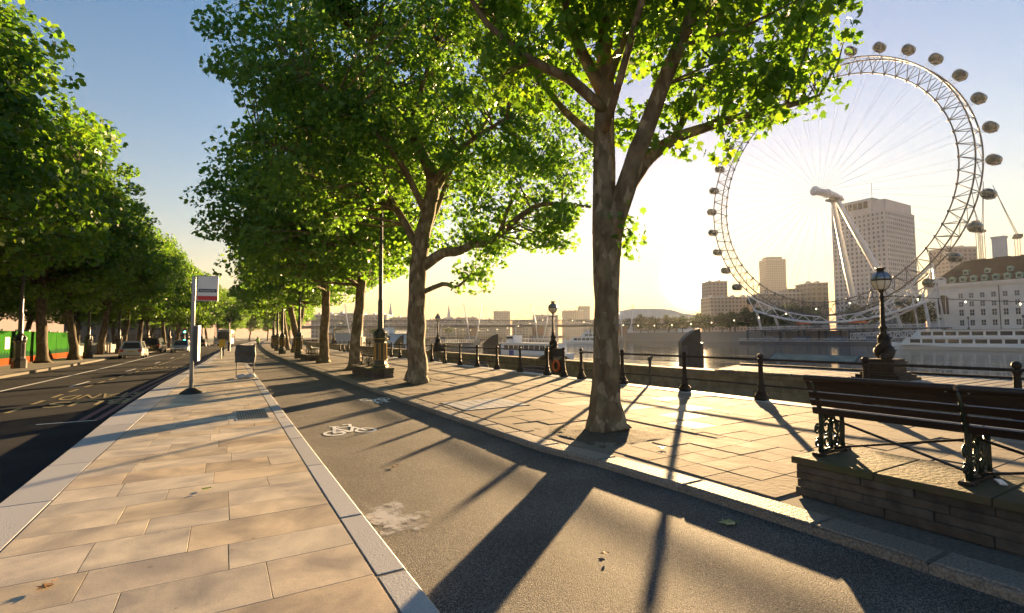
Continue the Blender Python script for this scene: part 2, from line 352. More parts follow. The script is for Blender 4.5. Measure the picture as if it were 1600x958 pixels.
M['gold'] = mat('gilding', (0.55, 0.36, 0.08), 0.35, (0.42, 0.26, 0.05), 20, metal=0.8)
M['bronze'] = mat('weathered bronze iron', (0.014, 0.011, 0.009), 0.6, (0.035, 0.026, 0.019), 12, 5, 0.4, 30, spec=0.3)
M['wood_dark'] = mat('dark varnished slat', (0.012, 0.007, 0.005), 0.35, (0.030, 0.015, 0.009), 5, 6, 0.15, 30, stretch=(8, 0.6, 8), objrand=0.15)
M['moss_stone'] = mat('mossy stone', (0.085, 0.068, 0.038), 0.85, (0.060, 0.066, 0.022), 3.5, 7, 0.5, 25, objrand=0.2)
M['plinth_stone'] = mat('dark plinth stone', (0.055, 0.045, 0.036), 0.9, (0.10, 0.085, 0.066), 6, 7, 0.7, 22, objrand=0.25)
M['wall_stone'] = mat('river wall granite', (0.17, 0.14, 0.10), 0.9, (0.26, 0.22, 0.16), 4, 7, 0.4, 25, objrand=0.12, spec=0.15)
M['board'] = mat('weathered deck board', (0.20, 0.19, 0.175), 0.9, (0.30, 0.285, 0.265), 4, 6, 0.3, 40, stretch=(0.6, 8, 8), objrand=0.18, spec=0.1)
M['grey_metal'] = mat('grey galvanised metal', (0.32, 0.33, 0.34), 0.4, (0.40, 0.41, 0.42), 8, metal=0.3)
M['dark_grey'] = mat('dark grey panel', (0.045, 0.048, 0.052), 0.5, (0.065, 0.068, 0.07), 9)
M['totem'] = mat('grey green metal cladding', (0.040, 0.038, 0.032), 0.7, (0.06, 0.056, 0.048), 5, 4, 0.1, 20)
M['white_paint'] = mat('white paint', (0.78, 0.78, 0.76), 0.4, (0.70, 0.70, 0.68), 3)
M['white_steel'] = mat('white painted steel', (0.72, 0.73, 0.74), 0.35, (0.62, 0.63, 0.64), 0.6)
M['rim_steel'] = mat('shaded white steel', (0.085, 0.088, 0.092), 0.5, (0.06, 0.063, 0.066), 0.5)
M['line_white'] = mat('worn white road paint', (0.80, 0.80, 0.77), 0.7, (0.50, 0.49, 0.46), 30, 8, 0.2, 60, contrast=(0.55, 0.85))
M['line_yellow'] = mat('worn yellow road paint', (0.42, 0.33, 0.13), 0.6, (0.18, 0.15, 0.09), 14, 8, 0.2, 60, contrast=(0.45, 0.75))
M['line_red'] = mat('red road line', (0.20, 0.045, 0.055), 0.6, (0.12, 0.05, 0.055), 12, 6)
M['dust'] = mat('spilt pale grit', (0.33, 0.31, 0.29), 0.9, (0.24, 0.22, 0.2), 40, 6, 0.4, 80)
M['glass_dark'] = glass_mat('dark window glass')
M['glass_blue'] = glass_mat('blue grey window glass', (0.10, 0.13, 0.16), 0.12)
M['capsule'] = mat('capsule glass', (0.020, 0.045, 0.042), 0.08, (0.05, 0.085, 0.08), 0.9, spec=0.5)
M['lamp_glass'] = mat('pearl lamp glass', (0.80, 0.74, 0.62), 0.15, spec=0.6)
M['bulb'] = mat('lit bulb', (1.0, 0.78, 0.42), 0.4, emit=1.2)
M['tyre'] = mat('tyre rubber', (0.015, 0.015, 0.015), 0.8)
M['rimalloy'] = mat('alloy wheel', (0.45, 0.45, 0.46), 0.35, metal=0.7)
M['lens_white'] = mat('headlight lens', (0.75, 0.77, 0.8), 0.1, spec=0.9)
M['lens_red'] = mat('tail light lens', (0.45, 0.02, 0.02), 0.2)
M['orange'] = mat('orange plastic', (0.65, 0.13, 0.03), 0.5, (0.55, 0.1, 0.03), 6)
M['red_paint'] = mat('red paint', (0.52, 0.03, 0.03), 0.4)
M['blue_paint'] = mat('blue paint', (0.03, 0.06, 0.28), 0.4)
M['portland'] = mat('portland stone', (0.60, 0.61, 0.60), 0.8, (0.70, 0.70, 0.68), 0.25, 6, 0.1, 3)
M['tower_stone'] = mat('tower stone', (0.44, 0.44, 0.45), 0.8, (0.50, 0.50, 0.50), 0.15, 5)
M['tile_brown'] = mat('brown roof tile', (0.034, 0.027, 0.024), 0.95, (0.052, 0.040, 0.034), 0.6, 8, 0.4, 4, spec=0.05)
M['copper'] = mat('verdigris copper', (0.22, 0.40, 0.34), 0.7, (0.30, 0.48, 0.42), 1.2)
M['brick_pier'] = mat('bridge pier brick', (0.20, 0.12, 0.085), 0.85, (0.28, 0.18, 0.13), 0.8, 6)
M['hoard_green'] = mat('green hoarding paint', (0.018, 0.095, 0.008), 1.0, (0.014, 0.075, 0.007), 0.8, 4, spec=0.03)
M['hoard_dark'] = mat('printed dark green strip', (0.007, 0.036, 0.013), 1.0, spec=0.03)
M['hoard_orange'] = mat('orange hoarding strip', (0.20, 0.040, 0.010), 1.0, spec=0.03)
M['concrete'] = mat('concrete', (0.20, 0.185, 0.165), 0.95, (0.27, 0.25, 0.225), 2.5, 6, 0.3, 20)
M['left_pave'] = mat('far pavement slabs', (0.24, 0.21, 0.17), 0.7, (0.31, 0.27, 0.22), 1.5, 6, 0.2, 20)
# ------------------------------------------------------------------ plan of the place (metres, +Y along the street)
def poly(pts):
    ys = [p[0] for p in pts]; xs = [p[1] for p in pts]
    return lambda y: float(np.interp(y, ys, xs))
X_path_l = poly([(-12, -1.86), (7, -1.9), (14, -2.0), (22, -1.85), (31, -1.43), (39, -1.0), (55, -0.57), (80, 0.5), (122, 3.4), (190, 9.0), (300, 19)])
X_path_li = lambda y: X_path_l(y) + 0.45 + 0.18 * max(0.0, min(1.0, (y - 8) / 6.0)) * max(0.0, min(1.0, (26 - y) / 6.0))
X_path_r = poly([(-12, 1.16), (5.7, 1.18), (11.5, 1.22), (25, 1.33), (38, 1.42), (55, 1.8), (80, 3.0), (122, 5.6), (190, 11), (300, 21)])
X_path_ri = lambda y: X_path_r(y) - 0.23
X_cyc = poly([(-12, 4.44), (2.9, 4.42), (4.9, 4.36), (6.3, 4.14), (9.6, 4.12), (18, 4.10), (33, 3.97), (50, 4.15), (69, 4.75), (90, 5.6), (122, 7.4), (190, 12.6), (300, 22.5)])
X_road_l = poly([(-12, -10), (31, -8.45), (41, -8.15), (58, -8.0), (80, -7.0), (122, -4.0), (190, 1.5), (300, 11)])
X_rail = poly([(-12, 11.45), (60, 11.25), (122, 13.0), (190, 18), (300, 28)])
X_wall = poly([(-30, 14.7), (40, 14.95), (70, 15.3), (122, 17.5), (190, 23), (300, 36)])
Z_ROAD, Z_CYC, Z_LOW, Z_WATER = -0.12, -0.09, -0.60, -3.6

def strip(name, xa, xb, y0, y1, z, m, step=4.0, parent=None):
    n = max(1, int((y1 - y0) / step)); mb = MB()
    for i in range(n + 1):
        y = y0 + (y1 - y0) * i / n; mb.v += [(xa(y), y, z), (xb(y), y, z)]
    mb.f = [(2 * i, 2 * i + 1, 2 * i + 3, 2 * i + 2) for i in range(n)]
    return mb.build(name, m, parent)

# the ground: one sheet for the near bank reaching the horizon, the river and the far bank
gb = MB()
edge = [(-60, 11.6), (60, 11.4), (122, 13.2), (190, 20), (300, 34), (420, 110), (600, 330), (900, 800), (2500, 3500)]
gb.v = [(-3000, -60, -0.2)] + [(x, y, -0.2) for y, x in edge] + [(-3000, 2500, -0.2)]
gb.f = [tuple(range(len(gb.v)))]
struct(gb.build('ground', mat('park earth', (0.10, 0.09, 0.06), 0.95, (0.06, 0.075, 0.03), 0.15, 6)))
wb = MB(); wb.v = [(11.6, -300, Z_WATER), (3500, -300, Z_WATER), (3500, 2500, Z_WATER), (11.6, 2500, Z_WATER)]; wb.f = [(0, 1, 2, 3)]
def water_mat():
    m = bpy.data.materials.new('river water'); m.use_nodes = True
    nt = m.node_tree; N, L = nt.nodes, nt.links; b = N["Principled BSDF"]
    b.inputs["Base Color"].default_value = (0.055, 0.06, 0.055, 1); b.inputs["Roughness"].default_value = 0.05; b.inputs["IOR"].default_value = 1.33
    tc = N.new("ShaderNodeTexCoord")
    h = None
    for sc, st, rot in ((0.9, (1.0, 0.35, 1), 0.3), (0.22, (1.0, 0.3, 1), -0.2), (0.05, (1.0, 0.25, 1), 0.1)):
        mp = N.new("ShaderNodeMapping"); mp.inputs["Scale"].default_value = st; mp.inputs["Rotation"].default_value = (0, 0, rot); L.new(tc.outputs["Object"], mp.inputs[0])
        n = N.new("ShaderNodeTexNoise"); n.inputs["Scale"].default_value = sc; n.inputs["Detail"].default_value = 4; L.new(mp.outputs[0], n.inputs["Vector"])
        k = N.new("ShaderNodeMath"); k.operation = 'MULTIPLY'; k.inputs[1].default_value = 0.16 / sc ** 0.75; L.new(n.outputs[0], k.inputs[0])
        if h is None: h = k
        else:
            a = N.new("ShaderNodeMath"); a.operation = 'ADD'; L.new(h.outputs[0], a.inputs[0]); L.new(k.outputs[0], a.inputs[1]); h = a
    bp = N.new("ShaderNodeBump"); bp.inputs["Strength"].default_value = 0.75; bp.inputs["Distance"].default_value = 0.25
    L.new(h.outputs[0], bp.inputs["Height"]); L.new(bp.outputs[0], b.inputs["Normal"])
    return m
struct(wb.build('river', water_mat()))
fb = MB(); fe = [(-300, 262), (40, 262), (200, 262), (260, 272), (340, 310), (440, 400), (560, 540), (900, 980), (2500, 3500)]
fb.slab([(x, y) for y, x in fe] + [(6000, 2500), (6000, -300)], Z_WATER - 2, 1.2)
struct(fb.build('far_bank', M['concrete']))

# road, cycleway, island footpath, promenade
road = struct(strip('road', X_road_l, lambda y: X_path_l(y) + 0.05, -12, 300, Z_ROAD, M['asphalt_road']))
cyc = struct(strip('cycleway', lambda y: X_path_r(y) - 0.05, lambda y: X_cyc(y) + 0.05, -12, 300, Z_CYC, M['asphalt_cycle']))
fpath = struct(strip('footpath', lambda y: X_path_l(y) + 0.02, lambda y: X_path_r(y) - 0.02, -12, 300, -0.0042, M['joint']))
prom = struct(strip('promenade', lambda y: X_cyc(y) + 0.02, lambda y: X_rail(y) + 0.2, -12, 300, -0.010, M['joint']))
low = struct(strip('lower_walkway', lambda y: X_rail(y) + 0.3, X_wall, -12, 300, Z_LOW, M['left_pave']))
wpav = struct(strip('west_pavement', lambda y: X_road_l(y) - 4.4, lambda y: X_road_l(y) - 0.2, -12, 300, 0.0, M['left_pave']))

def quad_piece(name, m, parent, x0a, x1a, x0b, x1b, ya, yb, z0, z1, c=0.001, gap=0.0028, tilt=0.0):
    p = [(x0a + gap, ya + gap), (x1a - gap, ya + gap), (x1b - gap, yb - gap), (x0b + gap, yb - gap)]
    mb = MB().chamfer(p, z0, z1, c)
    if tilt: mb.v = [(v[0], v[1], v[2] + (rnd2 * tilt)) for v in mb.v]
    return mb
r1 = random.Random(11)
# York stone flags of the island footpath, laid in courses across it
flags, far_flags = [], MB()
y = 1.4
while y < 120:
    d = r1.choice((0.42, 0.48, 0.5, 0.55, 0.6)); xa, xb = X_path_li(y), X_path_ri(y); xa2, xb2 = X_path_li(y + d), X_path_ri(y + d)
    cuts = [0.0]; u = r1.uniform(0.18, 0.42)
    while u < 0.86: cuts.append(u); u += r1.uniform(0.26, 0.44)
    cuts.append(1.0)
    for a, b in zip(cuts, cuts[1:]):
        dz = r1.uniform(-0.0008, 0.0008)
        if y < 37 and len(flags) < 298:
            mb = quad_piece('flagstone', None, None, xa + (xb - xa) * a, xa + (xb - xa) * b, xa2 + (xb2 - xa2) * a, xa2 + (xb2 - xa2) * b, y, y + d, -0.03, dz)
            flags.append(mb.build('flagstone', M['york'], fpath))
        else:
            mb = quad_piece('flagstone', None, None, xa + (xb - xa) * a, xa + (xb - xa) * b, xa2 + (xb2 - xa2) * a, xa2 + (xb2 - xa2) * b, y, y + d, -0.03, dz)
            far_flags.add(mb.v, mb.f)
    y += d
tag(far_flags.build('distant_flagstones', M['york'], fpath), kind='stuff')
strip('path_surface', lambda y: X_path_l(y) + 0.3, X_path_ri, 119.5, 300, -0.004, M['york'], parent=fpath)

def kerb(parent, fa, fb_, y0, y1, z0, z1, lens, m, c, name, nmax, seed):
    r = random.Random(seed); y = y0; n = 0; rest = MB()
    while y < y1:
        d = r.uniform(*lens); b = min(y + d, y1)
        mb = quad_piece(name, None, None, fa(y), fb_(y), fa(b), fb_(b), y, b, z0, z1 + r.uniform(-0.003, 0.003), c)
        if n < nmax: mb.build(name, m, parent)
        else: rest.add(mb.v, mb.f)
        y = b; n += 1
    if rest.v: tag(rest.build('distant_' + name + 's', m, parent), kind='stuff')
kerb(fpath, X_path_l, lambda y: X_path_li(y) - 0.003, -2, 200, -0.3, 0.0, (1.1, 2.0), M['granite'], 0.012, 'kerbstone', 45, 3)
kerb(fpath, X_path_ri, X_path_r, 0.5, 200, -0.3, 0.0, (1.2, 2.2), M['granite'], 0.018, 'kerbstone', 45, 4)
kerb(prom, X_cyc, lambda y: X_cyc(y) + 0.36, -2, 200, -0.3, 0.0, (0.8, 1.4), M['granite_old'], 0.028, 'kerbstone', 60, 5)
kerb(prom, lambda y: X_rail(y) - 0.22, lambda y: X_rail(y) + 0.3, -3, 120, -0.7, 0.012, (1.3, 1.9), M['granite'], 0.015, 'edge_stone', 50, 6)
kerb(wpav, lambda y: X_road_l(y) - 0.3, X_road_l, 15, 200, -0.3, 0.004, (0.9, 1.2), M['granite_west'], 0.015, 'kerbstone', 60, 8)

# promenade paving: small squares by the kerb, larger broken courses beyond
TREES_E = [(5.75, 6.65), (5.9, 16.8), (5.7, 25.5), (5.55, 33.0), (5.8, 45.9), (6.4, 55.5), (6.9, 66), (7.8, 78), (9.0, 92), (10.6, 108), (12.6, 126), (15.2, 148), (19, 175)]
PIT = 1.05
def in_pit(xa, xb, ya, yb):
    for tx, ty in TREES_E[:3]:
        if xb > tx - PIT + 0.02 and xa < tx + PIT - 0.02 and yb > ty - PIT + 0.02 and ya < ty + PIT - 0.02: return True
    return False
PL0, PL1 = 5.08, 6.35            # plinth of the bench, x from, to
pieces = []
def flag(xa, xb, ya, yb, m='prom_flag', wav=0.0):
    """one flag; cut round tree pits by being narrowed or dropped"""
    for tx, ty in TREES_E[:3]:
        px0, px1, py0, py1 = tx - PIT, tx + PIT, ty - PIT, ty + PIT
        if xb > px0 and xa < px1 and yb > py0 and ya < py1:
            if xa < px0 - 0.1: xb = px0
            elif xb > px1 + 0.1: xa = px1
            elif ya < py0 - 0.1: yb = py0
            elif yb > py1 + 0.1: ya = py1
            else: return
    if xb - xa < 0.05 or yb - ya < 0.05: return
    pieces.append((xa, xb, ya, yb, m))
sq = 0.435
for i in range(5):
    yy = -1.7; k = 0
    while yy < 5.7:
        xa = 4.82 + i * sq
        if not (xa + sq > PL0 + 0.05 and yy < 3.0 and xa < PL1): flag(xa, xa + sq, yy, yy + sq)
        yy += sq; k += 1
r2 = random.Random(21)
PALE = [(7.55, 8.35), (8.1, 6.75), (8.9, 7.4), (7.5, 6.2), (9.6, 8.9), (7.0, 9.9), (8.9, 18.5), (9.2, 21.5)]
yy = -1.7
while yy < 40:
    d = r2.choice((0.55, 0.62, 0.7, 0.76)) if yy < 20 else r2.choice((0.9, 1.1))
    xx = 4.82 + 5 * sq if yy < 5.7 else X_cyc(yy) + 0.37
    xe = X_rail(yy) - 0.23
    while xx < xe - 0.02:
        w = r2.choice((0.6, 0.75, 0.9, 1.05)) if yy < 20 else r2.choice((1.1, 1.5))
        xn = min(xx + w, xe) if xe - xx - w > 0.35 else xe
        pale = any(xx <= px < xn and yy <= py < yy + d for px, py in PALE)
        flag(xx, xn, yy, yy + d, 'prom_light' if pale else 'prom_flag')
        xx = xn
    yy += d
pieces.sort(key=lambda p: math.hypot(p[0], p[2]))
restf = MB(); cnt = 0
for xa, xb, ya, yb, mname in pieces:
    mb = quad_piece('paving_flag', None, None, xa, xb, xa, xb, ya, yb, -0.04, r2.uniform(-0.004, 0.004), 0.004, 0.004)
    sx, sy = r2.uniform(-0.004, 0.004), r2.uniform(-0.004, 0.004)
    mb.v = [(v[0], v[1], v[2] + (v[0] - xa) * sx + (v[1] - ya) * sy) for v in mb.v]
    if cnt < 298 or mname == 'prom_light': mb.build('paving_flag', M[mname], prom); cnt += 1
    else: restf.add(mb.v, mb.f)
tag(restf.build('distant_paving_flags', M['prom_flag'], prom), kind='stuff')
strip('promenade_surface', lambda y: X_cyc(y) + 0.37, lambda y: X_rail(y) - 0.23, 39.9, 300, -0.003, M['prom_flag'], parent=prom)
# tree pits
for i, (tx, ty) in enumerate(TREES_E[:3]):
    mb = MB(); n = 14
    for a in range(n + 1):
        for b in range(n + 1):
            x = tx - PIT + 2 * PIT * a / n; yv = ty - PIT + 2 * PIT * b / n
            if b == 0 or a == 0 or a == n or b == n: z = -0.03
            else: z = -0.012 + 0.06 * math.exp(-((x - tx) ** 2 + (yv - ty) ** 2) / 0.35) + r2.uniform(-0.008, 0.012)
            if x < X_cyc(yv) + 0.37: x = X_cyc(yv) + 0.37
            mb.v.append((x, yv, z))
    mb.f = [(a * (n + 1) + b, (a + 1) * (n + 1) + b, (a + 1) * (n + 1) + b + 1, a * (n + 1) + b + 1) for a in range(n) for b in range(n)]
    mb.build('tree_pit', M['soil'], prom, smooth=True)

# ---- flat paint
def stroke(mb, pts, w, z):
    pts = [Vector((p[0], p[1], 0)) for p in pts]
    for i in range(len(pts) - 1):
        d = (pts[i + 1] - pts[i]); nrm = Vector((-d.y, d.x, 0)).normalized() * w / 2
        e = d.normalized() * w * 0.25
        a, b = pts[i] - e, pts[i + 1] + e
        mb.add([(a.x - nrm.x, a.y - nrm.y, z), (b.x - nrm.x, b.y - nrm.y, z), (b.x + nrm.x, b.y + nrm.y, z), (a.x + nrm.x, a.y + nrm.y, z)], [(0, 1, 2, 3)])
def bicycle_symbol(cx, cy, sx, sy, z):
    mb = MB(); T = lambda u, v: (cx + u * sx, cy + v * sy); w = 0.06
    for wx in (-0.30, 0.30):
        n = 22
        for i in range(n):
            a0, a1 = 2 * math.pi * i / n, 2 * math.pi * (i + 1) / n; q = []
            for a, R in ((a0, 0.148), (a1, 0.148), (a1, 0.212), (a0, 0.212)): q.append((*T(wx + R * math.cos(a), -0.25 + R * math.sin(a) * 1.0), z))
            mb.add(q, [(0, 1, 2, 3)])
    S = lambda pts: stroke(mb, [T(*p) for p in pts], w, z)
    S([(-0.30, -0.25), (-0.12, 0.22)]); S([(-0.12, 0.22), (0.22, 0.18)]); S([(-0.02, -0.25), (0.22, 0.18)]); S([(-0.02, -0.25), (-0.15, 0.14)]); S([(-0.02, -0.25), (0.30, -0.25)])
    S([(0.30, -0.25), (0.17, 0.34)]); S([(0.09, 0.33), (0.25, 0.36)]); S([(-0.12, 0.22), (-0.17, 0.42)]); S([(-0.17, 0.42), (-0.04, 0.46)])
    k = 0
    nv = []
    for i, v in enumerate(mb.v): nv.append((v[0], v[1], v[2] + 0.0006 * (i // 4 % 7)))
    mb.v = nv
    return mb
bicycle_symbol(2.06, 9.72, -0.92, 1.15, Z_CYC + 0.004).build('bicycle_marking', M['line_white'], cyc)
bicycle_symbol(3.66, 13.5, 0.80, -1.2, Z_CYC + 0.004).build('bicycle_marking', M['line_white'], cyc)
mb = MB(); stroke(mb, [(X_path_r(y) + 0.9, y) for y in (60, 63)], 0.1, Z_CYC + 0.004); mb.build('lane_marking', M['line_white'], cyc)

def text_mesh(s, size_x, size_y, depth=0.0):
    cu = bpy.data.curves.new('lettering', 'FONT'); cu.body = s; cu.align_x = 'CENTER'; cu.size = 1.0; cu.extrude = depth
    o = bpy.data.objects.new('lettering', cu); col.objects.link(o)
    dg = bpy.context.evaluated_depsgraph_get(); me = bpy.data.meshes.new_from_object(o.evaluated_get(dg))
    bpy.data.objects.remove(o); bpy.data.curves.remove(cu)
    xs = [v.co.x for v in me.vertices]; ys = [v.co.y for v in me.vertices]
    w, h = max(xs) - min(xs), max(ys) - min(ys); x0 = (max(xs) + min(xs)) / 2; y0 = min(ys)
    for v in me.vertices: v.co.x = (v.co.x - x0) / w * size_x; v.co.y = (v.co.y - y0) / h * size_y
    return me
def lettering(name, s, sx, sy, loc, rz, m, parent, rx=0.0):
    o = link_mesh(name, text_mesh(s, sx, sy), m, parent, loc); o.rotation_euler = (rx, 0, rz); return o
for k, (word, yb, ln) in enumerate((("BUS", 18.35, 1.25), ("STAND", 20.3, 1.35))):
    lettering('road_lettering', word, 1.75 if k == 0 else 1.95, ln, (-3.1 - 0.02 * k, yb, Z_ROAD + 0.005), math.pi, M['line_yellow'], road)
lettering('road_lettering', "BUS STOP", 2.0, 1.6, (-2.75, 36.5, Z_ROAD + 0.005), math.pi, M['line_yellow'], road)
bay = lambda y: X_path_l(y) - 2.45
yy = 11.2
while yy < 62:
    mb = MB(); stroke(mb, [(bay(yy), yy), (bay(yy + 0.9), yy + 0.9)], 0.11, Z_ROAD + 0.004); mb.build('bay_dash', M['line_yellow'], road); yy += 1.75
for off in (0.30, 0.58):
    mb = MB(); ys = [14.0 + 3 * i for i in range(38)]
    stroke(mb, [(X_path_l(q) - off, q) for q in ys], 0.13, Z_ROAD + 0.004); mb.build('red_line', M['line_red'], road)
mb = MB(); ys = [8 + 4 * i for i in range(46)]; stroke(mb, [(X_road_l(q) + 2.3, q) for q in ys], 0.12, Z_ROAD + 0.004); mb.build('lane_line', M['line_white'], road)
for xa, xb, q in ((-3.25, -2.3, 13.9), (-4.7, -4.0, 13.2)):
    mb = MB(); stroke(mb, [(xa, q), (xb, q)], 0.07, Z_ROAD + 0.004); mb.build('stop_marking', M['line_white'], road)
for q in range(6):
    mb = MB(); yy = 24 + q * 9; stroke(mb, [(bay(yy) - 0.55, yy), (bay(yy + 2.4) - 0.55, yy + 2.4)], 0.1, Z_ROAD + 0.0045); mb.build('lane_dash', M['line_white'], road)
# spilt grit by the kerb and the transverse shadowless stain are thin sheets
mb = MB(); pts = []; n = 40
for i in range(n):
    a = 2 * math.pi * i / n; R = 1 + 0.22 * math.sin(3 * a + 1) + 0.16 * math.sin(7 * a) + r2.uniform(-0.12, 0.12)
    pts.append((1.50 + 0.33 * R * math.cos(a), 4.75 + 0.62 * R * math.sin(a)))
pts = [(max(p[0], X_path_r(p[1]) + 0.003), p[1]) for p in pts]
mb.v = [(p[0], p[1], Z_CYC + 0.004) for p in pts]; mb.f = [tuple(range(n))]
def grit_mat():
    m = mat('spilt cement dust', (0.58, 0.56, 0.54), 0.9, (0.46, 0.44, 0.42), 60, 5)
    N, L = m.node_tree.nodes, m.node_tree.links; b = N["Principled BSDF"]
    g = N.new("ShaderNodeNewGeometry"); n1 = N.new("ShaderNodeTexNoise"); n1.inputs["Scale"].default_value = 4.5; n1.inputs["Detail"].default_value = 9; n1.inputs["Roughness"].default_value = 0.75
    L.new(g.outputs["Position"], n1.inputs["Vector"])
    vm = N.new("ShaderNodeVectorMath"); vm.operation = 'SUBTRACT'; vm.inputs[1].default_value = (1.45, 4.75, Z_CYC); L.new(g.outputs["Position"], vm.inputs[0])
    vs2 = N.new("ShaderNodeVectorMath"); vs2.operation = 'MULTIPLY'; vs2.inputs[1].default_value = (2.4, 1.35, 0); L.new(vm.outputs[0], vs2.inputs[0])
    ln = N.new("ShaderNodeVectorMath"); ln.operation = 'LENGTH'; L.new(vs2.outputs[0], ln.inputs[0])
    su = N.new("ShaderNodeMath"); su.operation = 'MULTIPLY_ADD'; su.inputs[1].default_value = -0.28; L.new(ln.outputs["Value"], su.inputs[0]); L.new(n1.outputs[0], su.inputs[2])
    rp = N.new("ShaderNodeMapRange"); rp.inputs["From Min"].default_value = 0.30; rp.inputs["From Max"].default_value = 0.47; rp.inputs["To Max"].default_value = 0.8
    L.new(su.outputs[0], rp.inputs[0]); L.new(rp.outputs[0], b.inputs["Alpha"])
    return m
mb.build('cement_dust', grit_mat(), cyc)
# drain gratings
gr = MB(); gx0, gx1, gy0, gy1 = 0.28, 0.90, 11.35, 12.85
g_o = MB().mm((gx0, gy0, -0.02), (gx1, gy1, 0.005)).build('drain_cover', M['granite'], fpath)
for i in range(12):
    xv = gx0 + 0.05 + i * (gx1 - gx0 - 0.10) / 11
    MB().mm((xv - 0.014, gy0 + 0.05, 0.003), (xv + 0.014, gy1 - 0.05, 0.0075)).build('grating_slot', M['iron'], fpath)
cv = MB().mm((4.62, 10.0, 0.0), (6.3, 11.5, 0.006)).build('service_cover', M['dark_grey'], prom)
for i in range(6):
    for j in range(6):
        MB().mm((4.65 + i * 0.274, 10.03 + j * 0.242, 0.004), (4.65 + i * 0.274 + 0.25, 10.03 + j * 0.242 + 0.218, 0.011)).build('cover_plate', M['granite'], prom)

# ---- river wall of granite blocks with coping
rw = thing('river_wall', 'long low granite parapet along the river edge', 'wall')
r3 = random.Random(5); y = -8.0; n = 0
farw = MB()
while y < 200:
    d = r3.uniform(1.3, 1.8)
    for k, (za, zb, o_, t) in enumerate(((-0.75, -0.20, 0.0, 0.55), (-0.20, 0.22, 0.006, 0.55), (0.22, 0.35, -0.06, 0.68))):
        sh = 0.7 if k == 1 else 0.0
        ya, yb = y + sh, y + d + sh
        mb = quad_piece('block', None, None, X_wall(ya) + o_, X_wall(ya) + o_ + t, X_wall(yb) + o_, X_wall(yb) + o_ + t, ya, yb, za, zb + (0 if k < 2 else 0), 0.012, 0.004)
        if y < 55: mb.build('coping_stone' if k == 2 else 'granite_block', M['wall_stone'], rw)
        else: farw.add(mb.v, mb.f)
    y += d
tag(farw.build('distant_blocks', M['wall_stone'], rw), kind='stuff')
wc = MB()
for i in range(42):
    ya, yb = -12 + i * 8.0, -12 + (i + 1) * 8.0
    q = [(X_wall(ya) + 0.03, ya), (X_wall(ya) + 0.52, ya), (X_wall(yb) + 0.52, yb), (X_wall(yb) + 0.03, yb)]
    wc.slab(q, -6, 0.2)
wc.build('wall_core', M['wall_stone'], rw)
# boarded deck beyond the parapet
dk = thing('boarded_deck', 'pale boarded deck over the river beside the ornate lamp', 'deck')
i = 0; y = -2.0
while y < 12.4:
    w = 0.30; xb = 17.5
    xa = 14.72 if y < 11.3 else 14.72 + (y - 11.3) * 2.6
    MB().chamfer([(xa, y + 0.022), (xb, y + 0.022), (xb, y + w - 0.022), (xa, y + w - 0.022)], 0.36, 0.405 + r3.uniform(-0.003, 0.004), 0.006).build('deck_board', M['board'], dk)
    y += w; i += 1
MB().mm((15.4, -2, 0.1), (17.45, 11.2, 0.33)).build('deck_frame', M['iron'], dk)
MB().mm((17.5, -2.2, 0.2), (17.6, 12.5, 0.47)).build('edge_beam', M['bronze'], dk)
for yy in (-1, 3, 7, 11): MB().tube([(17.2, yy, -5), (17.2, yy, 0.1)], 0.16, 8).build('pile', M['bronze'], dk)
# ------------------------------------------------------------------ bench on its stone plinth
def scroll(mb, cy, cz, R, y, turns=1.4, r=0.011, flip=1, a0=0.0):
    pts = []
    for i in range(17):
        t = i / 16; a = a0 + flip * t * turns * 2 * math.pi; k = R * (1 - 0.72 * t)
        pts.append((cy + k * math.cos(a), y, cz + k * math.sin(a)))
    mb.tube(pts, r, 5)
def make_plinth(label, length, loc):
    """stone plinth, x from 0 to 0.95 (towards the river), y from 0 back to -length, top at z 0.386"""
    t = thing('bench_plinth', label, 'plinth', loc, group='stone plinths under the benches')
    r = random.Random(31)
    MB().mm((0.06, -length + 0.06, -0.02), (0.89, -0.06, 0.30)).build('core', M['plinth_stone'], t)
    zs = [0.0, 0.085, 0.165, 0.24, 0.318]
    for k in range(4):
        y = 0.0; a0 = r.uniform(0.02, 0.04)
        while y > -length:
            d = r.uniform(0.35, 0.85); b = max(y - d, -length); o = r.uniform(0.018, 0.045)
            MB().chamfer([(o, b + 0.004), (0.4, b + 0.004), (0.4, y - 0.004), (o, y - 0.004)] if y < 0 else [(o, b + 0.004), (0.93, b + 0.004), (0.93, -r.uniform(0.02, 0.045)), (o, -r.uniform(0.02, 0.045))], zs[k] + 0.003, zs[k + 1] - 0.003, 0.008).build('stone_course', M['plinth_stone'], t)
            MB().chamfer([(0.56, b + 0.004), (0.95 - o, b + 0.004), (0.95 - o, y - 0.06), (0.56, y - 0.06)], zs[k] + 0.003, zs[k + 1] - 0.003, 0.008).build('stone_course', M['plinth_stone'], t)
            y = b
    y = 0.0
    while y > -length:
        d = r.uniform(0.6, 0.8); b = max(y - d, -length)
        MB().chamfer([(0, b + 0.004), (0.95, b + 0.004), (0.95, y - 0.004), (0, y - 0.004)], 0.32, 0.386, 0.01).build('coping_slab', M['moss_stone'], t); y = b
    return t
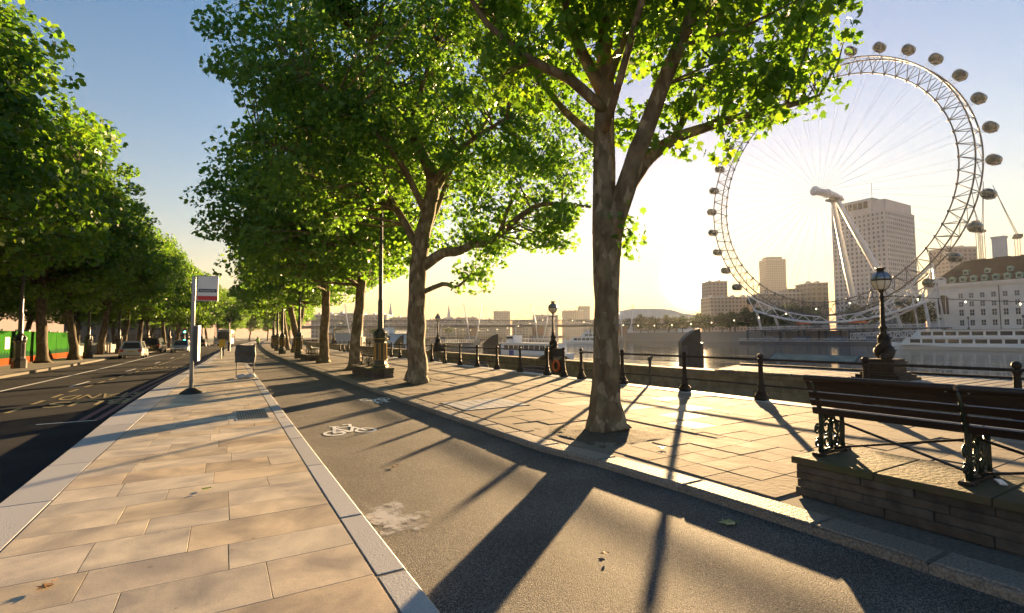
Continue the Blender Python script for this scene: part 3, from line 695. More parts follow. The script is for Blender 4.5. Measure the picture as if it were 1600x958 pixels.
def make_bench(label, loc):
    """x 0 is the rear foot, x grows towards the river; y runs from 0 back to -2.5; z 0 is the plinth top"""
    t = thing('bench', label, 'bench', loc, group='cast iron and timber benches along the cycleway')
    ends = (-0.06, -1.24, -2.42)
    for ye in ends:
        mb = MB()
        mb.tube([(0.03, ye, 0.02), (0.05, ye, 0.2), (0.06, ye, 0.40), (0.0, ye, 0.60), (-0.09, ye, 0.775)], [0.028, 0.024, 0.026, 0.024, 0.02], 6)
        mb.tube([(0.46, ye, 0.02), (0.44, ye, 0.12), (0.47, ye, 0.25), (0.45, ye, 0.38)], [0.026, 0.03, 0.022, 0.028], 6)
        mb.tube([(0.05, ye, 0.39), (0.25, ye, 0.385), (0.47, ye, 0.41)], 0.024, 6)
        mb.tube([(0.03, ye, 0.045), (0.25, ye, 0.05), (0.47, ye, 0.045)], 0.014, 6)
        for (cx, cz, R, f, a) in ((0.15, 0.28, 0.085, 1, 0.5), (0.15, 0.13, 0.075, -1, 2.0), (0.33, 0.27, 0.095, -1, 0.2), (0.34, 0.12, 0.07, 1, 3.0), (-0.01, 0.27, 0.055, 1, 1.0), (-0.02, 0.13, 0.05, -1, 2.0)):
            scroll(mb, cx, cz, R, ye, r=0.0125, flip=f, a0=a)
        mb.tube([(0.24, ye, 0.05), (0.22, ye, 0.2), (0.25, ye, 0.38)], 0.02, 6)
        mb.tube([(0.3, ye, 0.05), (0.36, ye, 0.2), (0.30, ye, 0.38)], 0.014, 6)
        leg = mb.build('cast_iron_leg', M['iron_green'], t, smooth=True)
        f = MB().box((0.24, ye, 0.022), (0.60, 0.075, 0.026)); f.box((0.0, ye, 0.012), (0.09, 0.1, 0.024)); f.box((0.48, ye, 0.012), (0.09, 0.1, 0.024))
        f.build('foot_bar', M['grey_metal'] if False else M['iron'], leg)
    # slats in two lengths that meet at the middle leg
    for (ya, yb) in ((0.0, -1.225), (-1.255, -2.48)):
        c, L = (ya + yb) / 2, abs(yb - ya)
        for k in range(4):
            z = 0.455 + 0.084 * k; x = 0.045 - (z - 0.4) * 0.33
            MB().box((x, c, z), (0.026, L, 0.066), ry=-0.28).build('back_slat', M['wood_dark'], t)
        MB().lathe([(0.034, 0), (0.034, L)], 12).build('x', M['wood_dark'], t) if False else None
        mb = MB(); mb.tube([(-0.10, ya, 0.795), (-0.10, yb, 0.795)], 0.032, 12); mb.box((-0.075, c, 0.758), (0.03, L - 0.004, 0.06), ry=-0.28)
        mb.build('top_rail', M['wood_dark'], t)
        for k in range(5):
            MB().box((0.10 + 0.085 * k, c, 0.425), (0.072, L, 0.026)).build('seat_slat', M['wood_dark'], t)
        for yb_ in (ya - 0.06, yb + 0.06):
            MB().ball((-0.104, yb_, 0.765), (0.011, 0.011, 0.011), 8, 6).build('bolt', M['grey_metal'], t)
    for a, b in zip(ends, ends[1:]):
        mb = MB(); mb.tube([(0.30, a, 0.34), (0.20, b, 0.05)], 0.013, 6); mb.build('cross_brace', M['iron'], t)
        mb = MB(); mb.tube([(0.28, a, 0.05), (0.33, b, 0.34)], 0.013, 6); mb.build('cross_brace', M['iron'], t)
    return t
make_plinth('mossy stone plinth under the dark bench close to the camera', 6.0, (5.08, 3.07, 0))
bench0 = make_bench('dark slatted bench with ornate iron legs on a mossy plinth close to the camera', (5.33, 2.98, 0.386))
for k, (yy, ll, lb, lp) in enumerate(((22.6, 3.2, 'dark bench beside the green and gold lamp base', 'low stone plinth beside the green and gold lamp base'), (39.2, 3.2, 'far dark bench between tree trunks by the cycleway kerb', 'low stone plinth of the far bench between tree trunks'))):
    make_plinth(lp, ll, (4.95, yy, 0)); dup(bench0, (5.3, yy - 0.2, 0.386), label=lb)
# benches on the lower walkway
for k, (yy, lb) in enumerate(((20.3, 'bench on the lower walkway behind the railing by the lifebuoy'), (26.2, 'bench on the lower walkway seen through the railing past the lamp'), (33.0, 'bench far along the lower walkway behind the railing'))):
    b = dup(bench0, (12.3, yy, Z_LOW), label=lb); b["group"] = 'benches on the lower walkway'

# ------------------------------------------------------------------ railings
def post_mb():
    mb = MB()
    mb.box((0, 0, 0.06), (0.24, 0.24, 0.12)); mb.box((0, 0, 0.145), (0.19, 0.19, 0.05))
    mb.lathe([(0.11, 0.17), (0.09, 0.24), (0.072, 0.27), (0.088, 0.30), (0.088, 0.34), (0.066, 0.37), (0.058, 0.6), (0.050, 0.9), (0.064, 0.93), (0.072, 0.96), (0.064, 0.99), (0.045, 1.01)], 12)
    mb.ball((0, 0, 1.065), 0.07, 12, 8)
    return mb
POST = post_mb().mesh('post', M['bronze'], True)
def make_railing(label, ys):
    X0 = X_rail(ys[0])
    t = thing('railing', label, 'railing', (X0, ys[0], 0.012), group='iron railings along the promenade edge')
    for y in ys: link_mesh('post', POST, None, t, (X_rail(y) - X0, y - ys[0], 0))
    for a, b in zip(ys, ys[1:]):
        for z in (0.985, 0.36):
            MB().tube([(X_rail(a) - X0, a - ys[0] + 0.05, z), (X_rail(b) - X0, b - ys[0] - 0.05, z)], 0.028 if z > 0.5 else 0.022, 8).build('rail', M['bronze'], t)
    return t
make_railing('iron railing along the promenade from the bench to the gap by the lifebuoy', [-1.5, 0.75, 3.0, 5.25, 7.56, 9.88, 12.42, 14.58])
make_railing('iron railing along the promenade beyond the lifebuoy gap', [16.78 + 2.12 * i for i in range(20)])
p = link_mesh('railing_post', POST, None, None, (X_rail(15.67), 15.67, 0.012)); tag(p, 'single iron post standing in the railing gap by the lifebuoy', 'post')
# tilted panorama board on the rail
pb = thing('panorama_board', 'long dark tilted panorama board fixed along the railing top', 'sign', (X_rail(6.4), 6.4, 0))
MB().box((0.12, 0, 1.06), (0.30, 1.95, 0.03), ry=-0.5).build('board', M['iron_green'], pb)
MB().box((0.118, 0, 1.078), (0.25, 1.85, 0.004), ry=-0.5).build('picture_panel', mat('faded panorama print', (0.10, 0.14, 0.10), 0.4, (0.22, 0.22, 0.16), 5, 6), pb)
for yy in (-0.8, 0.8): MB().tube([(0.06, yy, 0.99), (0.1, yy, 1.045)], 0.018, 6).build('bracket', M['iron'], pb)
# viewing telescope stand
tv = thing('telescope', 'small pole mounted viewer standing behind the railing', 'telescope', (12.3, 12.1, Z_LOW))
MB().lathe([(0.14, 0), (0.14, 0.05), (0.05, 0.08), (0.045, 1.35), (0.06, 1.38)], 10).build('stand', M['totem'], tv)
mb = MB(); mb.tube([(-0.12, -0.1, 1.44), (0.2, 0.12, 1.47)], [0.05, 0.06], 10); mb.build('barrel', M['totem'], tv); MB().box((-0.02, -0.01, 1.42), (0.1, 0.1, 0.08)).build('mount', M['totem'], tv)

# ------------------------------------------------------------------ ornate parapet lamps
def make_dolphin_lamp(label, loc):
    t = thing('ornate_lamp', label, 'street lamp', loc, group='ornate lamps on the river wall')
    ped = MB()
    for (s, za, zb) in ((1.30, 0, 0.08), (1.14, 0.08, 0.16), (0.96, 0.16, 0.23), (0.78, 0.23, 0.50), (0.86, 0.50, 0.55), (0.74, 0.55, 0.62)):
        ped.mm((-s / 2, -s / 2, za), (s / 2, s / 2, zb))
    ped.build('pedestal', M['bronze'], t)
    for k in range(2):
        a0 = math.pi * k + 0.6; pts, rr = [], []
        for i in range(25):
            u = i / 24; a = a0 + u * 2 * math.pi * 1.05; R = 0.155 * (1 - 0.6 * u)
            pts.append((R * math.cos(a), R * math.sin(a), 0.70 + u * 0.78)); rr.append(0.14 * (1 - u) ** 0.75 + 0.018)
        mb = MB(); mb.tube(pts, rr, 10)
        h = Vector(pts[0]); d = Vector((math.cos(a0 - 0.5), math.sin(a0 - 0.5), -0.05))
        mb.ball(h + d * 0.06 - Vector((0, 0, 0.01)), (0.14, 0.14, 0.12), 10, 8); mb.ball(h + d * 0.17 - Vector((0, 0, 0.04)), (0.085, 0.085, 0.06), 10, 6)
        for i in range(4, 20, 3):
            p_ = Vector(pts[i]); o_ = Vector((p_.x, p_.y, 0)).normalized(); mb.tube([p_, p_ + o_ * (rr[i] + 0.05) + Vector((0, 0, 0.05))], [0.05, 0.008], 5)
        tp = Vector(pts[-1]); mb.tube([tp, tp + Vector((0.1 * math.cos(a0), 0.1 * math.sin(a0), 0.1))], [0.02, 0.05], 5)
        mb.build('fish', M['bronze'], t, smooth=True)
    colm = [(0.10, 0.6), (0.085, 1.2), (0.08, 1.5), (0.105, 1.54), (0.105, 1.58), (0.07, 1.62)]
    for i in range(6): z = 1.64 + i * 0.13; colm += [(0.068 - i * 0.003, z), (0.058 - i * 0.003, z + 0.05), (0.072 - i * 0.003, z + 0.09)]
    colm += [(0.05, 2.46), (0.075, 2.48), (0.075, 2.51), (0.045, 2.54), (0.05, 2.62), (0.09, 2.68), (0.10, 2.7)]
    MB().lathe(colm, 12).build('column', M['bronze'], t, smooth=True)
    mb = MB(); mb.tube([(0, -0.36, 2.5), (0, 0.36, 2.5)], 0.014, 6); mb.ball((0, -0.37, 2.5), 0.026, 8, 6); mb.ball((0, 0.37, 2.5), 0.026, 8, 6); mb.build('crossbar', M['iron'], t)
    MB().lathe([(0.09, 2.70), (0.17, 2.76), (0.235, 2.86), (0.26, 2.97), (0.255, 3.0)], 20).build('glass_globe', M['lamp_glass'], t, smooth=True)
    MB().lathe([(0.265, 3.0), (0.255, 3.08), (0.215, 3.17), (0.14, 3.235), (0.11, 3.25)], 20).build('globe_hood', mat_once('steel hood', (0.28, 0.30, 0.33), 0.25, 0.6), t, smooth=True)
    mb = MB()
    for j in range(8):
        a = 2 * math.pi * j / 8
        prof = [(0.10, 2.70), (0.18, 2.755), (0.245, 2.855), (0.272, 2.98), (0.265, 3.08), (0.222, 3.175), (0.145, 3.245)]
        mb.tube([(r_ * math.cos(a), r_ * math.sin(a), z_) for r_, z_ in prof], 0.009, 5)
    mb.ring((0, 0, 3.0), 0.272, 0.016, 'z', 24, 6); mb.ring((0, 0, 2.72), 0.12, 0.014, 'z', 16, 6)
    mb.build('lantern_frame', M['iron'], t)
    mb = MB(); mb.lathe([(0.12, 3.25), (0.12, 3.27), (0.09, 3.28), (0.105, 3.33), (0.13, 3.36), (0.13, 3.385), (0.03, 3.39)], 12)
    for j in range(8): a = 2 * math.pi * j / 8; mb.tube([(0.12 * math.cos(a), 0.12 * math.sin(a), 3.36), (0.135 * math.cos(a), 0.135 * math.sin(a), 3.42)], [0.018, 0.008], 5)
    mb.build('crown', M['iron'], t)
    return t
_mo = {}
def mat_once(name, c, rough, metal=0.0):
    if name not in _mo: _mo[name] = mat(name, c, rough, metal=metal)
    return _mo[name]
LAMP_Y = [6.5, 21.8, 38.3, 54.5, 71.0, 88.0]
lp_lab = ['ornate lamp with twined fish on the wall behind the dark bench', 'ornate lamp with twined fish above the lifebuoy', 'ornate lamp on the river wall third along from the bench', 'ornate lamp on the river wall fourth along from the bench', 'ornate lamp on the river wall fifth along from the bench', 'ornate lamp on the river wall sixth along from the bench']
lamp0 = make_dolphin_lamp(lp_lab[0], (X_wall(6.5) + 0.29, 6.5, 0.40)); lamp0.scale = (0.87, 0.87, 0.87)
for yy, lb in zip(LAMP_Y[1:], lp_lab[1:]): dup(lamp0, (X_wall(yy) + 0.29, yy, 0.35), label=lb, sc=0.9)
# festoon of bulbs slung from lamp to lamp
def festoon(label, a, b, sag, n):
    t = thing('festoon', label, 'string lights', a, group='festoons of bulbs slung between the ornate lamps')
    A, B = Vector((0, 0, 0)), Vector(b) - Vector(a)
    P = lambda u: A.lerp(B, u) - Vector((0, 0, 4 * sag * u * (1 - u)))
    MB().tube([P(i / 24) for i in range(25)], 0.008, 4).build('cable', M['iron'], t)
    bm = None
    for i in range(n):
        p_ = P((i + 0.5) / n)
        if bm is None: bm = MB().ball((0, 0, -0.05), (0.016, 0.016, 0.024), 8, 6).build('bulb', M['bulb'], t, smooth=True); bm.location = p_
        else: link_mesh('bulb', bm.data, None, t, p_)
ends = [-9.0] + LAMP_Y
fl = ['festoon of bulbs running off behind the bench from the bench lamp', 'festoon of bulbs between the bench lamp and the lifebuoy lamp', 'festoon of bulbs between the second and third ornate lamps', 'festoon of bulbs between the third and fourth ornate lamps']
for k in range(4):
    ya, yb = ends[k], ends[k + 1]
    festoon(fl[k], (X_wall(ya) + 0.29, ya + 0.33, 2.57), (X_wall(yb) + 0.29, yb - 0.33, 2.57), 0.55, 16 if k < 2 else 12)

# lifebuoy in its case below the second ornate lamp
lb_ = thing('lifebuoy', 'orange lifebuoy hanging in a dark case under the ornate lamp', 'lifebuoy', (X_wall(20.9) - 0.14, 20.9, Z_LOW))
MB().mm((0.0, -0.42, 0.2), (0.12, 0.42, 1.1)).build('case', M['iron'], lb_)
MB().ring((-0.05, 0, 0.66), 0.27, 0.065, 'x', 24, 10).build('ring', M['orange'], lb_, smooth=True)
MB().mm((-0.02, -0.3, 0.97), (-0.004, 0.3, 1.05)).build('label_plate', M['concrete'], lb_)

# slant-topped mooring columns of the pier, standing out in the river
def make_pier_column(label, loc, rz):
    t = thing('pier_column', label, 'pier column', loc, rz, group='slant topped grey columns on the river side')
    prof = [(-0.46, -0.9), (0.46, -0.9), (0.46, 1.72), (0.36, 1.70), (0.1, 1.62), (-0.2, 1.45), (-0.46, 1.22)]
    mb = MB(); n = len(prof)
    mb.add([(p_[0], -0.3, p_[1]) for p_ in prof] + [(p_[0], 0.3, p_[1]) for p_ in prof], [tuple(range(n)), tuple(range(n, 2 * n))[::-1]] + [(i, n + i, n + (i + 1) % n, (i + 1) % n) for i in range(n)])
    mb.build('casing', M['totem'], t)
    for xx in (-0.15, 0.16): MB().mm((xx - 0.006, -0.304, -0.8), (xx + 0.006, -0.296, 1.35)).build('seam', M['iron'], t)
    MB().mm((-0.42, -0.32, -0.85), (-0.2, -0.302, 1.1)).build('side_panel', M['dark_grey'], t)
    MB().mm((0.47, -0.2, -0.9), (0.62, 0.2, 1.2)).build('service_box', M['dark_grey'], t)
    return t
tx_, ty_ = AT(1076, 44); tt = make_pier_column('slant topped grey pier column in the river close to the sun glare', (tx_, ty_, -2.0), -0.55); tt.scale = (1.78, 1.78, 2.36)
tx_, ty_ = AT(766, 58); dup(tt, (tx_, ty_, -2.2), -0.4, 'slant topped grey pier column beside the white river boat', (1.9, 1.9, 2.3))
tx_, ty_ = AT(623, 62); dup(tt, (tx_, ty_, -2.2), -0.3, 'slant topped grey pier column glimpsed beside the second plane tree', (1.3, 1.3, 2.3))

# ------------------------------------------------------------------ tall street lamps
def make_tall_lamp(name, label, loc, gold, hgt, group):
    t = thing(name, label, 'street lamp', loc, group=group); g = M['gold'] if gold else M['iron']; body = M['iron_green'] if gold else M['iron']
    R8 = math.pi / 8
    MB().lathe([(0.34, 0), (0.34, 0.42), (0.31, 0.48), (0.27, 0.54), (0.25, 0.62), (0.25, 1.42), (0.29, 1.47), (0.30, 1.53), (0.25, 1.57), (0.20, 1.64)], 8, rot=R8).build('base', body, t)
    for j in range(8):
        a = math.pi / 4 * j; d = Vector((math.cos(a), math.sin(a), 0)); s = Vector((-d.y, d.x, 0)); mb = MB()
        R_ = 0.25 * math.cos(R8) + 0.004; w = 0.07
        c4 = [d * R_ + s * w + Vector((0, 0, 0.7)), d * R_ - s * w + Vector((0, 0, 0.7)), d * R_ - s * w + Vector((0, 0, 1.36)), d * R_ + s * w + Vector((0, 0, 1.36))]
        mb.tube(c4 + [c4[0]], 0.009, 4); mb.build('panel_trim', g, t)
    MB().ring((0, 0, 1.53), 0.295, 0.018, 'z', 16, 6).build('trim_ring', g, t); MB().ring((0, 0, 0.5), 0.30, 0.015, 'z', 16, 6).build('trim_ring', g, t)
    mb = MB()
    for j in range(6):
        a = math.pi / 3 * j; mb.ball((0.17 * math.cos(a), 0.17 * math.sin(a), 1.74), (0.075, 0.075, 0.11), 8, 6); mb.tube([(0.24 * math.cos(a), 0.24 * math.sin(a), 1.56), (0.25 * math.cos(a), 0.25 * math.sin(a), 1.74), (0.2 * math.cos(a), 0.2 * math.sin(a), 1.84)], [0.03, 0.025, 0.01], 5)
    mb.lathe([(0.2, 1.6), (0.14, 1.75), (0.17, 1.86), (0.11, 1.96)], 10); mb.build('collar', M['iron_green'] if gold else M['iron'], t)
    MB().lathe([(0.115, 1.9), (0.11, 3.0), (0.10, 3.05), (0.085, 3.1), (0.075, 6), (0.06, hgt)], 12).build('shaft', body, t)
    mb = MB(); mb.tube([(0, 0, hgt - 0.3), (-0.25, 0, hgt + 0.15), (-0.75, 0, hgt + 0.25), (-0.9, 0, hgt + 0.1)], 0.025, 6); mb.tube([(-0.1, 0, hgt - 0.6), (-0.6, 0, hgt + 0.2)], 0.015, 5); mb.build('arm', body, t)
    MB().lathe([(0.05, 0.1), (0.16, 0.02), (0.22, -0.08), (0.2, -0.2)], 12, (-0.9, 0, hgt)).build('lantern_hood', body, t)
    MB().lathe([(0.195, -0.2), (0.19, -0.3), (0.11, -0.42), (0.03, -0.46)], 12, (-0.9, 0, hgt)).build('lantern_glass', M['lamp_glass'], t, smooth=True)
    return t
tl = make_tall_lamp('tall_lamp_post', 'tall lamp post with green and gold panelled base by the second plane tree', (5.45, 19.8, 0), True, 9.0, 'tall lamp posts on the promenade')
lampsE = [(5.05, 40.7), (5.0, 52.3), (5.6, 64), (6.3, 77), (7.2, 90), (8.5, 106), (10, 123), (12.5, 145)]
for k, (x, y) in enumerate(lampsE): dup(tl, (x, y, 0), label='tall promenade lamp post, %s beyond the green and gold one' % ORD[k])
tlw = make_tall_lamp('tall_lamp_post', 'tall black lamp post in front of the green hoarding', (-9.75, 38.0, 0), False, 6.3, 'tall black lamp posts across the road')
lampsW = [(-9.5, 53.2), (-9.3, 66), (-8.3, 80), (-7.1, 95), (-5.5, 112), (-3.8, 130), (-1.5, 150)]
for k, (x, y) in enumerate(lampsW): dup(tlw, (x, y, 0), label='tall black lamp post across the road, %s beyond the hoarding lamp' % ORD[k])
pl = thing('path_lamp', 'short black lamp column standing on the island footpath', 'street lamp', (0.75, 68, 0))
MB().lathe([(0.16, 0), (0.16, 0.9), (0.09, 1.0), (0.06, 1.1), (0.05, 3.3), (0.09, 3.35)], 10).build('column', M['iron'], pl); MB().lathe([(0.09, 3.35), (0.2, 3.7), (0.21, 3.74), (0.05, 3.95)], 10).build('lantern', M['iron'], pl)

# ------------------------------------------------------------------ bus stop flag
bs = thing('bus_stop', 'grey bus stop pole with white and red flag and black foot', 'bus stop', (-0.75, 17.5, 0))
MB().lathe([(0.30, 0), (0.29, 0.03), (0.12, 0.15), (0.085, 0.17)], 20).build('foot', M['iron'], bs, smooth=False)
MB().lathe([(0.055, 0.12), (0.055, 3.42), (0.045, 3.46)], 16).build('pole', M['grey_metal'], bs, smooth=True)
bs.rotation_euler = (0, 0, rad(-9))
fg = MB().mm((0.10, -0.022, 2.75), (0.62, 0.022, 3.46)).build('flag', M['white_paint'], bs)
MB().mm((0.104, -0.027, 2.752), (0.616, 0.027, 2.875)).build('red_band', M['red_paint'], fg)
MB().mm((0.125, -0.0265, 2.985), (0.595, 0.0265, 3.085)).build('name_band', mat('slate name band', (0.06, 0.075, 0.10), 0.5), fg)
lettering('stop_name', "Westminster Pier", 0.40, 0.05, (0.36, -0.028, 3.01), 0, M['white_paint'], fg, rx=math.pi / 2)
mb = MB()
for z in (2.735, 3.47): mb.mm((0.05, -0.018, z - 0.012), (0.63, 0.018, z + 0.012))
mb.mm((0.612, -0.026, 2.74), (0.634, 0.026, 3.47)); mb.mm((0.088, -0.026, 2.74), (0.108, 0.026, 3.47)); mb.build('flag_frame', M['grey_metal'], bs)
tp = MB().mm((0.06, -0.11, 0.95), (0.16, 0.20, 1.97)).build('timetable_case', M['dark_grey'], bs)
MB().mm((0.055, -0.115, 1.97), (0.17, 0.205, 1.995)).build('case_cap', M['grey_metal'], tp)
MB().mm((0.16, -0.115, 0.95), (0.166, 0.205, 1.97)).build('case_edge', M['grey_metal'], tp)

# temporary sign under a cloth with sandbags
ts = thing('covered_sign', 'temporary road sign wrapped in dark cloth on a metal stand', 'road sign', (0.83, 22.7, 0), rad(-8))
for s in (-1, 1):
    mb = MB(); mb.tube([(0.30 * s, -0.05, 0.02), (0.30 * s, 0.05, 1.25)], 0.022, 6); mb.build('stand_leg', M['dark_grey'], ts)
    mb = MB(); mb.tube([(0.30 * s, -0.3, 0.03), (0.30 * s, 0.35, 0.03)], 0.02, 6); mb.build('stand_foot', M['dark_grey'], ts)
mb = MB(); n = 12
for i in range(n + 1):
    for j in range(9):
        u, v = i / n, j / 8
        mb.v.append((-0.36 + 0.72 * u + 0.012 * math.sin(9 * v + 4 * u), -0.06 - 0.02 * math.sin(7 * u + 5 * v) - 0.015 * math.sin(13 * v), 0.62 + 0.70 * v + 0.012 * math.sin(8 * u)))
mb.f = [(i * 9 + j, (i + 1) * 9 + j, (i + 1) * 9 + j + 1, i * 9 + j + 1) for i in range(n) for j in range(8)]
k = len(mb.v); fr = list(mb.v); mb.v += [(v[0], v[1] + 0.17, v[2]) for v in fr]; mb.f += [tuple(k + q for q in f[::-1]) for f in mb.f]
for j in range(8):
    for i in (0, n): mb.f.append((i * 9 + j, i * 9 + j + 1, k + i * 9 + j + 1, k + i * 9 + j))
for i in range(n):
    for j in (0, 8): mb.f.append((i * 9 + j, (i + 1) * 9 + j, k + (i + 1) * 9 + j, k + i * 9 + j))
mb.build('cloth_cover', mat('dark grey tarpaulin', (0.030, 0.034, 0.030), 0.55, (0.06, 0.064, 0.056), 4, 6, 0.4, 10), ts, smooth=True)
for k, (xx, yy, a) in enumerate(((-0.12, -0.16, 0.3), (0.16, -0.12, -0.4))):
    sb = MB().ball((0, 0, 0.09), (0.22, 0.14, 0.10), 12, 8); sb.v = [(v[0] * (1 + 0.1 * math.sin(9 * v[1])), v[1], max(0.0, v[2] + 0.015 * math.sin(20 * v[0]))) for v in sb.v]
    o = sb.build('sandbag', mat_once('pale sandbag', (0.50, 0.50, 0.50), 0.8), None, smooth=True); o.location = (0.83 + xx, 22.6 + yy, 0); o.rotation_euler = (0, 0, a)
    tag(o, ('plump' if k == 0 else 'slumped') + ' pale sandbag at the foot of the covered sign' + (', on the road side' if k == 0 else ', on the cycleway side'), 'sandbag', 'sandbags at the covered sign')
# yellow cased posts by the kerb
for k, (x, y) in enumerate(((-0.05, 44.0), (0.15, 50.0))):
    t = thing('yellow_post', ('nearer' if k == 0 else 'farther') + ' yellow headed grey post by the island kerb', 'post', (x, y, 0), group='yellow headed posts')
    MB().lathe([(0.045, 0), (0.045, 1.2)], 8).build('pole', M['dark_grey'], t); MB().mm((-0.13, -0.09, 0.85), (0.13, 0.09, 1.45)).build('head', mat_once('yellow plastic', (0.62, 0.42, 0.04), 0.5), t)

# ------------------------------------------------------------------ vehicles (length along y, nose towards -y)
def make_car(name, label, loc, rz, paint, L=4.4, W=1.78, Hh=1.46, suv=False, plate=None):
    t = thing(name, label, 'car', loc, rz, group='cars on the road'); h = Hh; hb = 0.50 * h if not suv else 0.54 * h
    def loft(secs):
        mb = MB(); m = len(secs[0])
        for s in secs: mb.v += s
        for i in range(len(secs) - 1):
            for j in range(m): mb.f.append((i * m + j, i * m + (j + 1) % m, (i + 1) * m + (j + 1) % m, (i + 1) * m + j))
        mb.f += [tuple(range(m))[::-1], tuple(range((len(secs) - 1) * m, len(secs) * m))]; return mb
    def sec(y, w, z0, z1, tum=0.0):
        a = w / 2; return [(-a * 0.93, y, z0), (a * 0.93, y, z0), (a, y, z0 + (z1 - z0) * 0.35), (a * (1 - tum * 0.4), y, z1 - 0.07), (a * (0.9 - tum), y, z1), (-a * (0.9 - tum), y, z1), (-a * (1 - tum * 0.4), y, z1 - 0.07), (-a, y, z0 + (z1 - z0) * 0.35)]
    a = L / 2; nose = hb * (0.86 if not suv else 0.95)
    body = loft([sec(-a, W * 0.78, 0.30, nose * 0.86), sec(-a + 0.12, W * 0.92, 0.2, nose * 0.98), sec(-a + 0.6, W, 0.18, nose + 0.06), sec(-0.25 * L, W, 0.18, hb + 0.08), sec(0.1 * L, W, 0.18, hb + 0.10), sec(0.36 * L, W, 0.18, hb + 0.12), sec(a - 0.15, W * 0.95, 0.22, hb + 0.10), sec(a, W * 0.84, 0.32, hb + 0.02)]).build('body', paint, t, smooth=False)
    r0 = -0.27 * L; r3_ = a - (0.12 if suv else 0.35); zt = h
    def rs(y, w, z): b = w / 2; return [(-b, y, z), (b, y, z)]
    zb = hb + 0.06
    V = [(-W * 0.45, r0, zb), (W * 0.45, r0, zb), (-W * 0.37, r0 + 0.75, zt - 0.03), (W * 0.37, r0 + 0.75, zt - 0.03), (-W * 0.36, r3_ - 0.7, zt), (W * 0.36, r3_ - 0.7, zt), (-W * 0.35, r3_ - (0.25 if suv else 0.35), zt - 0.07), (W * 0.35, r3_ - (0.25 if suv else 0.35), zt - 0.07), (-W * 0.44, r3_ + 0.05, zb), (W * 0.44, r3_ + 0.05, zb)]
    F = [(0, 1, 3, 2), (2, 3, 5, 4), (4, 5, 7, 6), (6, 7, 9, 8), (0, 2, 4, 6, 8), (1, 9, 7, 5, 3)]
    MB().add(V, F).build('cabin', paint, t)
    def pane(ids, s, nm, nrm):
        P = [Vector(V[i]) for i in ids]; c = sum(P, Vector()) / len(P); q = [c + (p_ - c) * s + Vector(nrm) * 0.006 for p_ in P]
        MB().add(q, [tuple(range(len(q)))]).build(nm, M['glass_dark'], t)
    pane((0, 1, 3, 2), 0.88, 'windscreen', (0, -1, 0.6)); pane((8, 6, 7, 9), 0.84, 'rear_window', (0, 1, 0.6)); pane((0, 8, 6, 4, 2), 0.84, 'side_window', (-1, 0, 0.2)); pane((1, 3, 5, 7, 9), 0.84, 'side_window', (1, 0, 0.2))
    for sx in (-1, 1):
        for sy in (-0.30, 0.30):
            wh = MB(); wh.tube([(sx * (W / 2 - 0.20), sy * L, 0.32), (sx * (W / 2 + 0.005), sy * L, 0.32)], 0.32, 18); o = wh.build('wheel', M['tyre'], t)
            MB().tube([(sx * (W / 2), sy * L, 0.32), (sx * (W / 2 + 0.015), sy * L, 0.32)], 0.2, 12).build('rim', M['rimalloy'], o)
        MB().box((sx * W * 0.36, -a + 0.05, nose * 0.80), (0.36, 0.16, 0.14)).build('headlight', M['lens_white'], t)
        MB().box((sx * W * 0.36, a - 0.03, hb - 0.06), (0.28, 0.12, 0.2)).build('tail_light', M['lens_red'], t)
        MB().box((sx * (W / 2 + 0.07), r0 + 0.25, zb + 0.08), (0.16, 0.1, 0.11)).build('mirror', paint, t)
    MB().box((0, -a - 0.01, nose * 0.62), (W * 0.5, 0.04, 0.12)).build('grille', M['iron'], t)
    MB().box((0, -a - 0.02, 0.40), (0.52, 0.02, 0.11)).build('number_plate', M['white_paint'], t)
    MB().box((0, a + 0.008, 0.58), (0.52, 0.02, 0.11)).build('number_plate', mat_once('yellow plate', (0.6, 0.45, 0.06), 0.5), t)
    return t
car_white = mat('white car paint', (0.66, 0.66, 0.64), 0.25, coat=0.6); car_dark = mat('dark car paint', (0.018, 0.018, 0.02), 0.25, coat=0.6); car_silver = mat('silver car paint', (0.42, 0.45, 0.48), 0.28, metal=0.4, coat=0.6)
make_car('hatchback_car', 'white hatchback seen from behind beside the far kerb', (-6.75, 55.6, Z_ROAD), rad(180 + 1), car_white, 4.4, 1.78, 1.47)
make_car('dark_car', 'dark tall car seen from behind ahead of the white hatchback', (-6.75, 71.0, Z_ROAD), rad(180 - 3), car_dark, 4.6, 1.9, 1.75, True)
make_car('silver_car', 'silver saloon coming towards the camera with its headlights forward', (-4.15, 72.0, Z_ROAD), rad(-3), car_silver, 4.5, 1.8, 1.46)
make_car('dark_saloon', 'small dark saloon far down the road before the coach', (-3.2, 112, Z_ROAD), rad(172), car_dark, 4.4, 1.78, 1.46)
make_car('distant_car', 'distant pale car beyond the coach far down the road', (-0.6, 140, Z_ROAD), rad(172), car_silver, 4.4, 1.78, 1.5)
